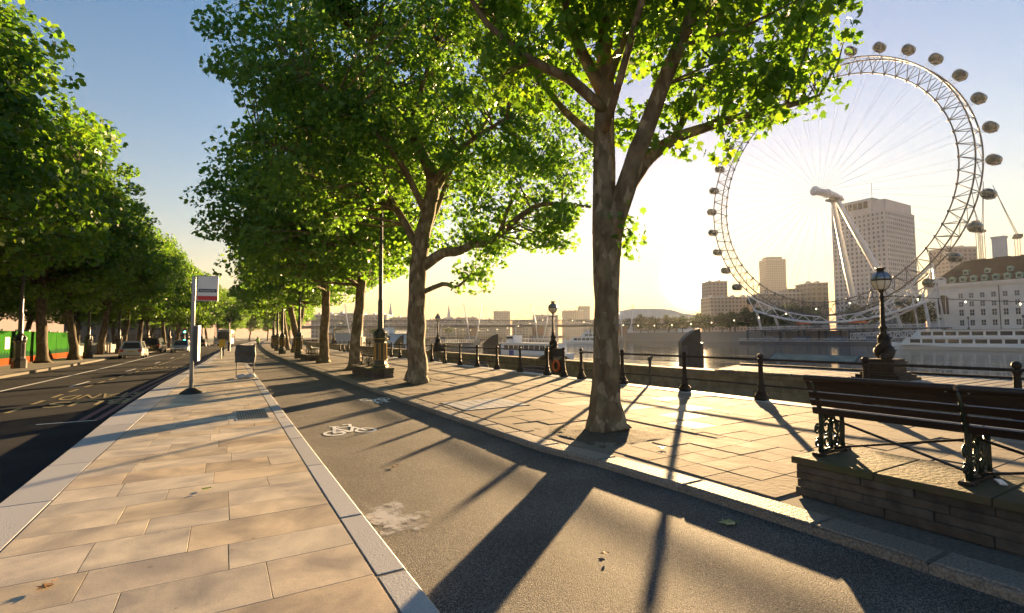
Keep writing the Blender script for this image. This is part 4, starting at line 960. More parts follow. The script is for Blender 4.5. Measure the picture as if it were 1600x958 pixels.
# coach
co = thing('coach', 'white and red single deck coach coming down the road', 'coach', (0.35, 118, Z_ROAD), rad(-4))
MB().chamfer([(-1.25, 0), (1.25, 0), (1.25, 11), (-1.25, 11)], 0.35, 3.3, 0.16).build('body', M['white_paint'], co)
MB().add([(-1.1, -0.012, 1.25), (1.1, -0.012, 1.25), (1.05, 0.0, 2.85), (-1.05, 0.0, 2.85)], [(0, 1, 2, 3)]).build('windscreen', M['glass_dark'], co)
for sx in (-1, 1):
    for k in range(6): MB().mm((sx * 1.252, 1.0 + k * 1.6, 1.5), (sx * 1.262, 2.4 + k * 1.6, 2.6)).build('side_window', M['glass_dark'], co)
    for yy in (2.2, 8.4): MB().tube([(sx * 1.0, yy, 0.48), (sx * 1.27, yy, 0.48)], 0.48, 16).build('wheel', M['tyre'], co)
    MB().mm((sx * 0.75 - 0.2, -0.02, 0.75), (sx * 0.75 + 0.2, 0.02, 0.95)).build('headlight', M['lens_white'], co)
MB().mm((-1.2, -0.025, 1.0), (1.2, 0.0, 1.2)).build('red_stripe', M['red_paint'], co); MB().mm((-0.7, -0.02, 2.9), (0.7, 0.02, 3.12)).build('destination_blind', M['bulb'] if False else M['iron'], co)
# traffic signal
tr = thing('traffic_signal', 'traffic signal showing green beyond the parked cars', 'traffic light', (-5.6, 104, 0))
MB().lathe([(0.06, 0), (0.06, 3.0)], 8).build('pole', M['dark_grey'], tr); MB().mm((-0.2, -0.12, 2.4), (0.2, 0.12, 3.4)).build('housing', M['iron'], tr)
MB().ball((0, -0.15, 2.6), (0.14, 0.05, 0.14), 10, 8).build('green_lamp', mat('lit green lamp', (0.05, 0.9, 0.45), 0.4, emit=6), tr)
for z in (2.9, 3.2): MB().ball((0, -0.13, z), (0.12, 0.03, 0.12), 10, 8).build('dark_lamp', M['lens_red'], tr)

# person in a bright green jacket on the cycleway
def make_person(label, loc, rz):
    t = thing('person', label, 'person', loc, rz)
    J = {'pel': (0, 0, 0.95), 'chest': (0, 0.02, 1.32), 'neck': (0, 0.01, 1.5), 'head': (0, -0.01, 1.62), 'top': (0, -0.01, 1.74), 'ls': (-0.19, 0.02, 1.42), 'le': (-0.24, 0.06, 1.14), 'lw': (-0.22, -0.08, 0.9), 'rs': (0.19, 0.02, 1.42), 're': (0.25, 0.0, 1.14), 'rw': (0.23, -0.14, 0.92), 'lh': (-0.1, 0, 0.9), 'lk': (-0.11, -0.12, 0.5), 'la': (-0.11, -0.1, 0.08), 'lf': (-0.11, -0.24, 0.04), 'rh': (0.1, 0, 0.9), 'rk': (0.11, 0.05, 0.5), 'ra': (0.11, 0.24, 0.1), 'rf': (0.11, 0.14, 0.04)}
    R_ = {'pel': 0.15, 'chest': 0.16, 'neck': 0.06, 'head': 0.1, 'top': 0.07, 'ls': 0.07, 'le': 0.05, 'lw': 0.035, 'rs': 0.07, 're': 0.05, 'rw': 0.035, 'lh': 0.1, 'lk': 0.065, 'la': 0.045, 'lf': 0.04, 'rh': 0.1, 'rk': 0.065, 'ra': 0.045, 'rf': 0.04}
    k = list(J); E = [('pel', 'chest'), ('chest', 'neck'), ('neck', 'head'), ('head', 'top'), ('chest', 'ls'), ('ls', 'le'), ('le', 'lw'), ('chest', 'rs'), ('rs', 're'), ('re', 'rw'), ('pel', 'lh'), ('lh', 'lk'), ('lk', 'la'), ('la', 'lf'), ('pel', 'rh'), ('rh', 'rk'), ('rk', 'ra'), ('ra', 'rf')]
    me = bpy.data.meshes.new('body'); me.from_pydata([J[q] for q in k], [(k.index(a), k.index(b)) for a, b in E], [])
    o = bpy.data.objects.new('body', me); col.objects.link(o); o.parent = t
    md = o.modifiers.new('skin', 'SKIN'); o.modifiers.new('sub', 'SUBSURF').levels = 2; o.modifiers['sub'].render_levels = 2
    for i, q in enumerate(k): me.skin_vertices[0].data[i].radius = (R_[q], R_[q]); me.skin_vertices[0].data[i].use_root = (q == 'pel')
    cloth = mat('dark clothing and skin', (0.03, 0.035, 0.05), 0.8); me.materials.append(cloth)
    MB().lathe([(0.19, 0.92), (0.2, 1.1), (0.21, 1.3), (0.19, 1.42), (0.1, 1.5)], 14).build('jacket', mat('fluorescent jacket', (0.35, 0.70, 0.06), 0.6), t, smooth=True)
    MB().lathe([(0.212, 1.12), (0.214, 1.17)], 14).build('reflective_band', M['white_paint'], t)
    MB().ball((0, 0.01, 1.69), (0.115, 0.125, 0.09), 12, 8).build('cap', M['dark_grey'], t, smooth=True)
    return t
make_person('person in a fluorescent green jacket walking on the cycleway', (X_cyc(82) - 0.7, 82, Z_CYC), 0.1)

# ------------------------------------------------------------------ west side: hoarding, garden wall
hd = thing('hoarding', 'green painted hoarding with orange foot on the far pavement', 'hoarding', (-11.7, 20, 0))
for k in range(16):
    y0 = k * 2.44; off = 0.012 * (k % 2)
    pn = MB().mm((-0.03 - off, y0 + 0.01, 0.0), (0.0 - off, y0 + 2.42, 2.15)).build('panel', M['hoard_green'], hd)
    MB().mm((0.0 - off, y0 + 0.012, 0.0), (0.006 - off, y0 + 2.418, 0.42)).build('orange_strip', M['hoard_orange'], pn)
    mb = MB(); rr = random.Random(k); pts = [(0.42)]
    V = []; n = 14
    for i in range(n + 1):
        V += [(0.004 - off, y0 + 0.012 + 2.4 * i / n, 0.42), (0.004 - off, y0 + 0.012 + 2.4 * i / n, 0.62 + rr.uniform(0.0, 0.28))]
    mb.add(V, [(2 * i, 2 * i + 2, 2 * i + 3, 2 * i + 1) for i in range(n)]); mb.build('printed_skyline', M['hoard_dark'], pn)
    if k in (7, 8, 9): MB().mm((0.0 - off, y0 + 1.0, 1.0), (0.008 - off, y0 + 1.8, 1.75)).build('poster', mat_once('pale poster', (0.5, 0.42, 0.36), 0.7), pn)
    MB().box((0.03, y0 + 0.3, 2.2), (0.1, 0.18, 0.1)).build('bulkhead_lamp', M['grey_metal'], hd)
gw = thing('garden_wall', 'low pale stone garden wall beyond the hoarding', 'wall', (-11.9, 60, 0))
y = 0.0
for k in range(16):
    xo = X_road_l(60 + y) - 3.7 + 11.9; rz = math.atan2(-(X_road_l(64 + y) - X_road_l(60 + y)), 4)
    MB().box((xo, y + 1.9, 0.45), (0.35, 3.4, 0.9), rz=rz).build('wall_panel', M['concrete'], gw)
    MB().box((xo, y, 0.52), (0.45, 0.45, 1.04)).build('pier', M['concrete'], gw)
    y += 4.0
lawn = struct(strip('lawn', lambda y: X_road_l(y) - 60, lambda y: X_road_l(y) - 4.4, 20, 300, -0.05, mat('lawn grass', (0.05, 0.09, 0.02), 0.9, (0.09, 0.13, 0.03), 1.5, 8, 0.4, 30)))
# ------------------------------------------------------------------ trees
LEAF_PALM = np.array([(0, -0.48, 0), (0.16, -0.40, .02), (0.46, -0.26, -.10), (0.30, -0.04, 0), (0.52, 0.20, -.12), (0.20, 0.16, .02), (0, 0.56, -.10), (-0.20, 0.16, .02), (-0.52, 0.20, -.12), (-0.30, -0.04, 0), (-0.46, -0.26, -.10), (-0.16, -0.40, .02)], float)
LEAF_MID = np.array([(0, -0.5, 0), (0.42, -0.22, -.06), (0.24, 0.05, .03), (0.34, 0.3, -.08), (0, 0.52, -.05), (-0.34, 0.3, -.08), (-0.24, 0.05, .03), (-0.42, -0.22, -.06)], float)
LEAF_FAR = np.array([(0, -0.5, 0), (0.42, 0.0, -.08), (0, 0.5, 0), (-0.42, 0.0, -.08)], float)

def leaves_mesh(name, P, N, size, tmpl, rng, m):
    n = len(P); k = len(tmpl)
    N = N / np.linalg.norm(N, axis=1, keepdims=True)
    T = rng.normal(size=(n, 3)); T[:, 2] -= 0.9
    T -= N * (T * N).sum(1, keepdims=True); T /= np.linalg.norm(T, axis=1, keepdims=True)
    B = np.cross(N, T); s = size * rng.uniform(0.6, 1.25, (n, 1, 1))
    V = P[:, None, :] + s * (tmpl[None, :, 0:1] * B[:, None, :] + tmpl[None, :, 1:2] * T[:, None, :] + tmpl[None, :, 2:3] * N[:, None, :])
    V = V.reshape(-1, 3).astype(np.float32)
    me = bpy.data.meshes.new(name); me.vertices.add(n * k); me.vertices.foreach_set("co", V.ravel())
    me.loops.add(n * k); me.loops.foreach_set("vertex_index", np.arange(n * k, dtype=np.int32))
    me.polygons.add(n); me.polygons.foreach_set("loop_start", np.arange(0, n * k, k, dtype=np.int32))
    try: me.polygons.foreach_set("loop_total", np.full(n, k, dtype=np.int32))
    except Exception: pass
    me.update(calc_edges=True); me.materials.append(m); return me

def ellipsoid_points(rng, ell, n, shell=0.55):
    """points in a union of ellipsoids, drawn towards the outside"""
    vol = np.array([e[1][0] * e[1][1] * e[1][2] for e in ell]); vol = vol ** 0.8; vol /= vol.sum(); out = []
    for e, c in zip(ell, rng.multinomial(n, vol)):
        d = rng.normal(size=(c, 3)); d /= np.linalg.norm(d, axis=1, keepdims=True)
        r = rng.uniform(0, 1, (c, 1)) ** shell
        out.append(np.array(e[0]) + d * r * np.array(e[1]))
    return np.concatenate(out)

def tree_meshes(name, seed, limbs, ell, n_clump, clump_r, n_leaf, leaf, tmpl, leaf_m, bark, roots=True, sides=9, zmin=2.5, shell=0.55, flare=1.0, fill=None):
    rng = np.random.default_rng(seed); tb = MB(); nodes = []
    for li, L in enumerate(limbs):
        pts = [Vector(p[:3]) for p in L]; rr = [p[3] for p in L]
        # smooth the polyline a little with mid points
        P2, R2 = [], []
        for i in range(len(pts) - 1):
            p0 = pts[max(i - 1, 0)]; p1 = pts[i]; p2 = pts[i + 1]; p3 = pts[min(i + 2, len(pts) - 1)]
            for t in (0, 0.33, 0.66):
                q = 0.5 * ((2 * p1) + (p2 - p0) * t + (2 * p0 - 5 * p1 + 4 * p2 - p3) * t * t + (3 * p1 - p0 - 3 * p2 + p3) * t ** 3)
                j = 0.10 * rr[i]; q = q + Vector(rng.uniform(-j, j, 3)) if (i or t) else q
                P2.append(q); R2.append((rr[i] * (1 - t) + rr[i + 1] * t) * rng.uniform(0.97, 1.03))
        P2.append(pts[-1]); R2.append(rr[-1])
        n0 = len(tb.v); tb.tube(P2, R2, sides if rr[0] > 0.12 else 6)
        if li == 0:            # root flare and knots
            for i in range(n0, len(tb.v)):
                x, y, z = tb.v[i]; a = math.atan2(y, x); k = math.exp(-max(z, 0) / 0.22) * 0.45 * flare
                w = 1 + k * (0.6 + 0.5 * math.sin(3 * a + seed) + 0.4 * math.sin(5 * a + 2 * seed)) + 0.03 * math.sin(4 * a + z * 3)
                tb.v[i] = (x * w, y * w, z - (0.06 if z < 0.02 else 0))
        for i in range(len(P2)):
            if P2[i].z > zmin * 0.8: nodes.append((*P2[i], R2[i]))
    nd = np.array(nodes)
    C = ellipsoid_points(rng, ell, n_clump, shell)
    C = C[C[:, 2] > zmin]
    ctr = np.average(np.array([e[0] for e in ell]), axis=0, weights=[e[1][0] * e[1][1] * e[1][2] for e in ell])
    for c in C:
        d = nd[:, :3] - c; cost = np.linalg.norm(d, axis=1) + np.maximum(0, d[:, 2]) * 1.2 + 0.0
        j = int(cost.argmin()); s = nd[j, :3]; dist = np.linalg.norm(c - s)
        if dist < 0.25: continue
        r0 = min(nd[j, 3] * 0.6, 0.012 + 0.014 * dist); mid = (s + c) / 2 + rng.normal(size=3) * 0.1 * dist + np.array([0, 0, 0.08 * dist])
        tb.tube([s, s * 0.6 + mid * 0.4, mid, c * 0.7 + mid * 0.3, c], [r0, r0 * 0.85, r0 * 0.65, r0 * 0.4, 0.006], 4, cap=False)
    per = rng.multinomial(n_leaf, rng.dirichlet(np.full(len(C), 5.0)))
    idx = np.repeat(np.arange(len(C)), per); nn = len(idx)
    off = rng.normal(size=(nn, 3)); rad_ = rng.uniform(0.6, 1.35, len(C))[idx][:, None] * clump_r
    off = off / np.maximum(1.0, np.linalg.norm(off, axis=1, keepdims=True) / 1.35)
    P = C[idx] + off * rad_ * np.array([0.72, 0.72, 0.46]); P[:, 2] -= 0.12 * (off[:, 0] ** 2 + off[:, 1] ** 2) * rad_[:, 0]
    out_ = P - ctr; out_ /= np.linalg.norm(out_, axis=1, keepdims=True) + 1e-6
    N = rng.normal(size=(nn, 3)) * 0.75 + out_ * 0.5 + np.array([0, 0, 0.55])
    crown = leaves_mesh('crown', P, N, leaf, tmpl, rng, leaf_m)
    trunk = bpy.data.meshes.new('trunk'); trunk.from_pydata(tb.v, [], tb.f); trunk.update(); trunk.shade_smooth(); trunk.materials.append(bark)
    return trunk, crown
def place_tree(meshes, label, loc, rz=0.0, sc=1.0, group='', name='plane_tree'):
    t = thing(name, label, 'tree', loc, rz, group=group); t.scale = sc if hasattr(sc, '__len__') else (sc, sc, sc)
    link_mesh('trunk', meshes[0], None, t); link_mesh('crown', meshes[1], None, t); return t
FRAME = -YAW          # local x along the picture plane's horizontal, y away from the camera

A_limbs = [
    [(0, 0, 0, .34), (-.02, 0, .5, .255), (-.03, 0, 1.2, .225), (0, 0, 2.2, .215), (.03, 0, 3.2, .245), (.06, 0, 3.75, .25)],
    [(0, 0, 3.4, .22), (.02, .1, 4.6, .20), (.08, .1, 5.7, .18), (.1, .2, 6.6, .16), (.15, .3, 8, .11), (.3, .5, 10, .05)],
    [(.10, -.02, 3.3, .20), (.45, -.2, 4.5, .17), (.75, -.3, 5.3, .15), (1.1, -.4, 6.2, .13), (1.5, -.5, 7.2, .10), (2, -.7, 8.6, .05)],
    [(.22, .05, 3.85, .14), (.75, .15, 4.7, .125), (1.3, .25, 5.15, .105), (2.2, .3, 5.5, .085), (3.1, .25, 5.7, .065), (3.95, .2, 5.9, .04)],
    [(.03, 0, 5.6, .10), (-.6, -.15, 6.1, .09), (-1.2, -.25, 6.35, .07), (-2, -.3, 7, .05), (-2.5, -.4, 7.8, .03)],
    [(.05, .1, 5.9, .11), (-.4, .1, 6.9, .095), (-.6, .2, 7.7, .08), (-.8, .3, 9, .05)],
    [(.1, .1, 6.1, .09), (.5, -.4, 7.1, .06), (1.0, -.8, 8, .04)],
    [(.3, .1, 3.9, .10), (.7, .45, 4.5, .08), (1.1, .85, 5.0, .06), (1.7, 1.2, 5.5, .04)],
    [(0.02, .1, 5, .09), (-.5, 1, 6, .07), (-1, 2, 7.2, .04)], [(.02, -.1, 5.2, .08), (.3, -1.2, 6.4, .06), (.6, -2, 7.6, .035)],
    [(1.3, .25, 5.1, .07), (1.9, .3, 6.2, .05), (2.7, .2, 7.2, .03)], [(2.2, .3, 5.5, .05), (2.9, .5, 6.6, .04), (3.7, .4, 7.3, .02)]]
A_ell = [((1.9, 0, 7.5), (2.7, 2.2, 1.9)), ((-.9, .2, 8.3), (1.9, 2.2, 1.6)), ((.5, .2, 9.4), (3.5, 3, 2.0)), ((1.4, .1, 5.5), (1.2, 1.1, .55)), ((2.4, .2, 5.3), (.8, .8, .45)), ((3.5, .1, 7.4), (1.0, 1.2, .9)), ((3.0, .2, 6.2), (1.0, .8, .5)), ((3.75, .15, 6.0), (.45, .5, .3)), ((-1.5, .3, 6.7), (1.2, 1.4, 1.0))]
A_m = tree_meshes('a', 3, A_limbs, A_ell, 440, 0.45, 18000, 0.165, LEAF_PALM, M['leaf_near'], M['bark'], zmin=4.6, shell=0.5)
tA = place_tree(A_m, 'plane tree with forked mottled trunk and open crown in the tree pit by the bench', (5.75, 6.65, 0), FRAME, 1.0, 'plane trees along the promenade')
# a small tuft of shoots on the trunk of the first tree
rngS = np.random.default_rng(9); Ps = np.array([0.22, -0.05, 3.35]) + rngS.normal(size=(130, 3)) * np.array([.16, .16, .22]); Ps[:, 0] += 0.1
link_mesh('foliage', leaves_mesh('foliage', Ps, rngS.normal(size=(130, 3)) + np.array([.6, 0, .4]), 0.12, LEAF_PALM, rngS, M['leaf_near']), None, tA)

B_limbs = [
    [(0, 0, 0, .43), (0, 0, .5, .36), (-.04, 0, 1.5, .325), (.02, 0, 3, .31), (.03, 0, 4.2, .30), (.2, 0, 5.2, .28), (.45, 0, 6.3, .25), (.52, 0, 7, .23), (.4, 0, 7.7, .21), (.1, .1, 8.3, .18), (-.2, .2, 9.5, .14), (.2, .3, 11, .08), (.5, .4, 12.4, .04)],
    [(.1, 0, 4.0, .20), (.9, 0, 4.55, .18), (1.5, 0, 4.62, .16), (1.95, 0, 4.85, .14), (2.4, 0, 4.85, .13), (2.9, -.1, 5.15, .12), (3.8, -.2, 5.9, .10), (4.6, -.3, 6.2, .08), (6.1, -.4, 6.05, .045)],
    [(.1, 0, 3.1, .11), (.9, 0, 3.45, .085), (1.4, .1, 3.35, .07), (1.9, 0, 3.8, .04)],
    [(.1, 0, 4.6, .16), (-.8, .3, 6.2, .13), (-1.8, .2, 7.6, .1), (-3.2, 0, 8.8, .06)], [(.4, 0, 6.4, .16), (1.2, .3, 7.8, .12), (2.2, .6, 9.2, .08), (3, .9, 10.8, .04)],
    [(.3, 0, 6, .14), (-.4, -1.2, 7.5, .1), (-1.5, -2.4, 8.6, .06), (-2.6, -3.2, 9.3, .03)], [(.1, .1, 8.3, .12), (-1.4, .6, 9.6, .09), (-3, 1, 10.8, .05)], [(.2, .1, 5, .14), (.6, 1.4, 6.8, .1), (.9, 3, 8.6, .06)],
    [(.45, 0, 6.8, .12), (1.6, -1.2, 7.8, .09), (3.2, -1.8, 8.6, .05)], [(2.9, -.1, 5.15, .08), (3.4, .3, 6.6, .06), (4.2, .5, 7.8, .03)], [(-.2, .2, 9.3, .1), (-.9, -1.4, 10.6, .07), (-2, -2.6, 11.6, .04)], [(-1.8, .2, 7.6, .07), (-3.4, -.6, 7.8, .05), (-5.2, -.8, 8.3, .03)]]
B_ell = [((-.8, 0, 10.4), (6.2, 5.2, 3.9)), ((3.5, 0, 6.9), (2.9, 2.5, 2.2)), ((-3.2, -.4, 8.2), (4.0, 3.6, 2.5)), ((2.0, 0, 4.9), (1.6, 1.2, .9)), ((4.9, -.3, 5.7), (1.5, 1.2, 1.0)), ((-.5, 0, 13), (4.5, 4, 2.2)), ((1.8, 0, 3.95), (.75, .6, .5)), ((4.8, .2, 8.6), (2.0, 2.0, 1.8))]
B_m = tree_meshes('b', 5, B_limbs, B_ell, 640, 0.64, 56000, 0.16, LEAF_PALM, M['leaf'], M['bark'], zmin=3.5, shell=0.33)
place_tree(B_m, 'thick trunked plane tree with a long snaking limb, second along the promenade', (5.9, 16.8, 0), FRAME, 1.0, 'plane trees along the promenade')

def generic_limbs(rng, h=13.0, r=0.34, fork=4.6, spread=4.5, lean=(0, 0), n=6):
    lx, ly = lean
    L = [[(0, 0, 0, r * 1.25), (lx * .1, ly * .1, .5, r * 1.05), (lx * .3, ly * .3, 1.6, r * .95), (lx * .7, ly * .7, 3.2, r * .88), (lx, ly, fork, r * .8), (lx * 1.3, ly * 1.3, fork + 1.6, r * .55), (lx * 1.2, ly * 1.2, fork + 3.6, r * .38), (lx, ly, h - 2, r * .15)]]
    for k in range(n):
        a = 2 * math.pi * (k + rng.uniform(-.25, .25)) / n; z0 = fork + rng.uniform(-.5, 1.8); s = spread * rng.uniform(.75, 1.05); up = rng.uniform(.55, 1.25)
        P = []
        for t, rr in ((0, .42), (.22, .36), (.48, .27), (.75, .17), (1, .08)):
            P.append((lx + math.cos(a) * s * t + rng.uniform(-.2, .2) * t, ly + math.sin(a) * s * t + rng.uniform(-.2, .2) * t, z0 + up * 4.2 * t ** .75 + rng.uniform(-.15, .15), r * rr))
        P[0] = (lx * .95, ly * .95, z0 - .2, r * .4); L.append(P)
    return L
VARS = []
for k, (sd, h, sp, lean) in enumerate(((11, 14, 5.2, (.7, .5)), (12, 14.5, 5.6, (-.6, .5)), (13, 13.5, 5.0, (.5, -.8)))):
    rng = np.random.default_rng(sd)
    ell = [((0, 0, 9.6), (5.4, 5.4, 4.0)), ((rng.uniform(-2, 2), rng.uniform(-2, 2), 6.6), (4.8, 4.8, 2.6)), ((rng.uniform(-1, 1), rng.uniform(-1, 1), 12.2), (3.6, 3.6, 2.2)), ((rng.uniform(-3, 3), rng.uniform(-3, 3), 8.5), (4, 4, 2.6))]
    VARS.append(tree_meshes('v', sd, generic_limbs(rng, h, .28, 4.8, sp, lean, 7), ell, 470, 0.78, 33000, 0.22, LEAF_MID, M['leaf'], M['bark'], zmin=4.6, shell=0.33))
for k, (x, y) in enumerate(TREES_E[2:]):
    place_tree(VARS[k % 3], 'plane tree in the promenade row, %s from the bench' % ORD[k + 2], (x, y, 0), [0.3, 2.2, 4.0, 5.1, 1.2, 3.1, 0.9, 2.7, 4.6, 5.8, 1.9][k], [1.0, 1.02, 0.97, 1.03, 1.0, 0.98, 1.02, 1.0, 1.0, 1.0, 1.0][k], 'plane trees along the promenade')
# west row
VW = []
for k, (sd, h) in enumerate(((21, 15), (22, 14.5), (23, 15.5))):
    rng = np.random.default_rng(sd)
    ell = [((0, 0, 10.0), (4.9, 4.9, 4.6)), ((rng.uniform(-1.5, 1.5), rng.uniform(-1.5, 1.5), 6.6), (4.4, 4.4, 2.6)), ((rng.uniform(-1, 1), rng.uniform(-1, 1), 13.4), (3.2, 3.2, 2.4)), ((rng.uniform(-2, 2), rng.uniform(-2, 2), 8.5), (4.3, 4.3, 2.6))]
    VW.append(tree_meshes('w', sd, generic_limbs(rng, h, .29, 4.6, 4.6, (rng.uniform(.3, .9), rng.uniform(-.3, .3)), 7), ell, 470, 0.85, 33000, 0.24, LEAF_MID, M['leaf_west'], M['bark_dark'], zmin=3.9, shell=0.36))
W = [(-11.2, 24, 1.12), (-11.0, 33, 1.15), (-10.45, 45.2, 1.08), (-9.65, 49.8, 0.98), (-10.4, 63.5, 1.05), (-9.8, 72, 1.0), (-9.3, 80, 1.0), (-8.6, 88, 1.02), (-7.9, 97, 1.0), (-6.9, 107, 1.0), (-5.8, 118, 1.03), (-4.6, 130, 1.0), (-3.1, 144, 1.0), (-1.0, 162, 1.0), (1.8, 185, 1.05)]
for k, (x, y, s) in enumerate(W):
    nm = ['plane tree towering at the frame edge across the road', 'plane tree reaching in above the hoarding across the road'][k] if k < 2 else 'plane tree across the road, %s beyond the two by the frame edge' % ORD[k - 2]
    place_tree(VW[k % 3], nm, (x, y, 0), 1.3 * k, s, 'plane trees across the road')
G = [(-19, 38, 1.0), (-20, 50, 1.05), (-17.5, 60, .95), (-18.5, 72, 1.0), (-16.5, 86, 1.0), (-15, 103, 1.0), (-12.5, 122, 1.0), (-9, 145, 1.0)]
for k, (x, y, s) in enumerate(G): place_tree(VW[(k + 1) % 3], 'garden tree behind the row across the road, %s beyond the hoarding' % ORD[k], (x, y, -0.1), 2.1 * k, (s, s, s * 0.9), 'garden trees behind the row across the road')
# far end of the street: trees closing the view
for k, (x, y) in enumerate(((9, 215), (16, 225), (24, 235), (4, 205))): place_tree(VW[k % 3], 'tree closing the far end of the street, %s in line' % ORD[k], (x, y, 0), k, 0.95, 'trees closing the far end of the street')
# trees across the river
rng = np.random.default_rng(41)
FARV = []
for sd in (51, 52):
    rng = np.random.default_rng(sd)
    FARV.append(tree_meshes('f', sd, generic_limbs(rng, 11, .3, 3.0, 3.6, (0, 0), 5), [((0, 0, 7), (4.6, 4.6, 3.6)), ((1.2, 0, 9), (3, 3, 2.4)), ((-1, .8, 5), (4.2, 4.2, 2))], 160, 1.0, 3600, 0.62, LEAF_FAR, M['leaf_far'], M['bark_dark'], zmin=2.4, sides=6))
FT = [(978, 330), (1000, 332), (1022, 330), (1044, 335), (1066, 330), (1088, 326), (1108, 322), (1128, 318), (1148, 314), (1168, 308), (1188, 303), (1206, 298), (1226, 296), (1246, 290), (1266, 286), (1336, 262), (1352, 258), (1426, 240), (1440, 236), (1012, 345), (1056, 345), (1100, 340), (1140, 332), (1180, 322)]
for k, (px, D) in enumerate(FT):
    ux, uy = AT(px, 1.0); xx_ = 270.0 if k < 19 else 279.0; x, y = xx_, xx_ * uy / ux; place_tree(FARV[k % 2], 'riverside tree on the far bank, %s counted upstream from the bridge' % ORD[k], (x, y, 1.2), 1.1 * k, rng.uniform(1.1, 1.5), 'trees on the far bank', name='riverside_tree')
FT2 = [(560, 420), (585, 430), (612, 440), (530, 400), (508, 390), (660, 470), (700, 500)]
for k, (px, D) in enumerate(FT2):
    x, y = AT(px, D); place_tree(FARV[k % 2], 'hazy tree on the near bank beyond the bridge, %s from the street' % ORD[k], (x, y, 0), 1.7 * k, 1.1, 'hazy trees on the near bank beyond the bridge', name='riverside_tree')
# ------------------------------------------------------------------ observation wheel
EYE_C = (250.0, 131.5, 69.7); EYE_A = rad(87.5)
ey = thing('observation_wheel', 'giant white observation wheel with glass capsules across the river', 'ferris wheel', (EYE_C[0], EYE_C[1], 0), EYE_A)
HZ = EYE_C[2]; NSEG = 64; RO, RI = 60.0, 53.8
def wp(R, a, y): return (R * math.cos(a), y, HZ + R * math.sin(a))
angs = [2 * math.pi * i / NSEG for i in range(NSEG + 1)]
for yy, R, rr in ((3.2, RO, 0.30), (-3.2, RO, 0.30), (0, RI, 0.28)):
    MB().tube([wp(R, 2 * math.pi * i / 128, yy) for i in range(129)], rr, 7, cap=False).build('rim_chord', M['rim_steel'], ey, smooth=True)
lat = MB()
for i in range(NSEG):
    a, b = angs[i], angs[i + 1]; am = (a + b) / 2
    for yy in (3.2, -3.2):
        lat.tube([wp(RI, a, 0), wp(RO, am, yy)], 0.16, 4, False); lat.tube([wp(RI, b, 0), wp(RO, am, yy)], 0.16, 4, False)
    lat.tube([wp(RO, am, 3.2), wp(RO, am, -3.2)], 0.13, 4, False); lat.tube([wp(RO, am, 3.2), wp(RO, am + 2 * math.pi / NSEG, -3.2)], 0.11, 4, False)
    lat.ball(wp(RI - 0.3, a, 0), 0.5, 6, 5)
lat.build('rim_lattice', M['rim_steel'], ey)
sp = MB().tube([(1.5, 0, 0), (RI, 0, 0)], 0.032, 4, False).mesh('spoke', M['white_steel'])
for i in range(NSEG):
    o = link_mesh('spoke', sp, None, ey, (0, 1.5 if i % 2 else -1.5, HZ)); o.rotation_euler = (0, -angs[i], (-0.028 if i % 2 else 0.028))
    o.rotation_mode = 'XYZ'
cap_m = MB(); cap_m.ball((0, 0, 0), (2.05, 3.6, 1.9), 18, 12); cap_m = cap_m.mesh('capsule', M['capsule'], True)
ring_m = MB()
for yy in (-2.0, 2.0): k = 2.05 * math.sqrt(1 - (yy / 3.6) ** 2); ring_m.ring((0, yy, 0), k * 1.03, 0.13, 'y', 20, 5)
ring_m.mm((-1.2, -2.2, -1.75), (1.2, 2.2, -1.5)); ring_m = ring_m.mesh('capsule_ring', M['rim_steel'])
arm_m = MB()
arm_m.tube([(-2.2, 0, 0.5), (-4.4, 0, 0.0), (-2.2, 0, -0.7)], 0.14, 4); arm_m = arm_m.mesh('capsule_arm', M['white_steel'])
for i in range(32):
    a = 2 * math.pi * (i + 0.35) / 32; p_ = wp(RO + 4.2, a, 0)
    c = link_mesh('capsule', cap_m, None, ey, p_); link_mesh('mounting_ring', ring_m, None, c)
    for yy in (-2.0, 2.0): m_ = link_mesh('mounting_arm', arm_m, None, c, (0, yy, 0)); m_.rotation_euler = (0, -a, 0)
hub = MB(); hub.tube([(0, 5.0, HZ), (0, 4.2, HZ), (0, 4.0, HZ), (0, -5, HZ), (0, -5.2, HZ), (0, -6, HZ)], [1.3, 2.3, 1.7, 1.7, 2.2, 2.2], 18); hub.build('hub', M['white_steel'], ey, smooth=False)
MB().tube([(0, -6, HZ), (0, -12, HZ - 0.3), (0, -18, HZ - 0.8)], [1.7, 1.6, 0.9], 16).build('spindle', M['white_steel'], ey)
cradle = MB().box((0, -12, HZ - 2.6), (5, 7, 0.9)); cradle.box((0, -12, HZ - 1.7), (2.4, 5, 1.2)); cradle.build('spindle_cradle', M['rim_steel'], ey)
for fx in (4.5, -19.0):
    top = (0.8 if fx > 0 else -1.4, -12, HZ - 3.0); foot = (fx, -38, 1.2)
    P = [Vector(top).lerp(Vector(foot), t) for t in (0, 0.12, 0.5, 0.85, 1)]
    MB().tube(P, [0.9, 1.2, 1.5, 1.3, 0.9], 16).build('support_leg', M['white_steel'], ey, smooth=True)
for fx in (-8, -3, 3, 8): MB().tube([(fx * 0.1, -18, HZ - 1), (fx * 1.4, -80, 1.2)], 0.06, 5).build('back_stay', M['white_steel'], ey)
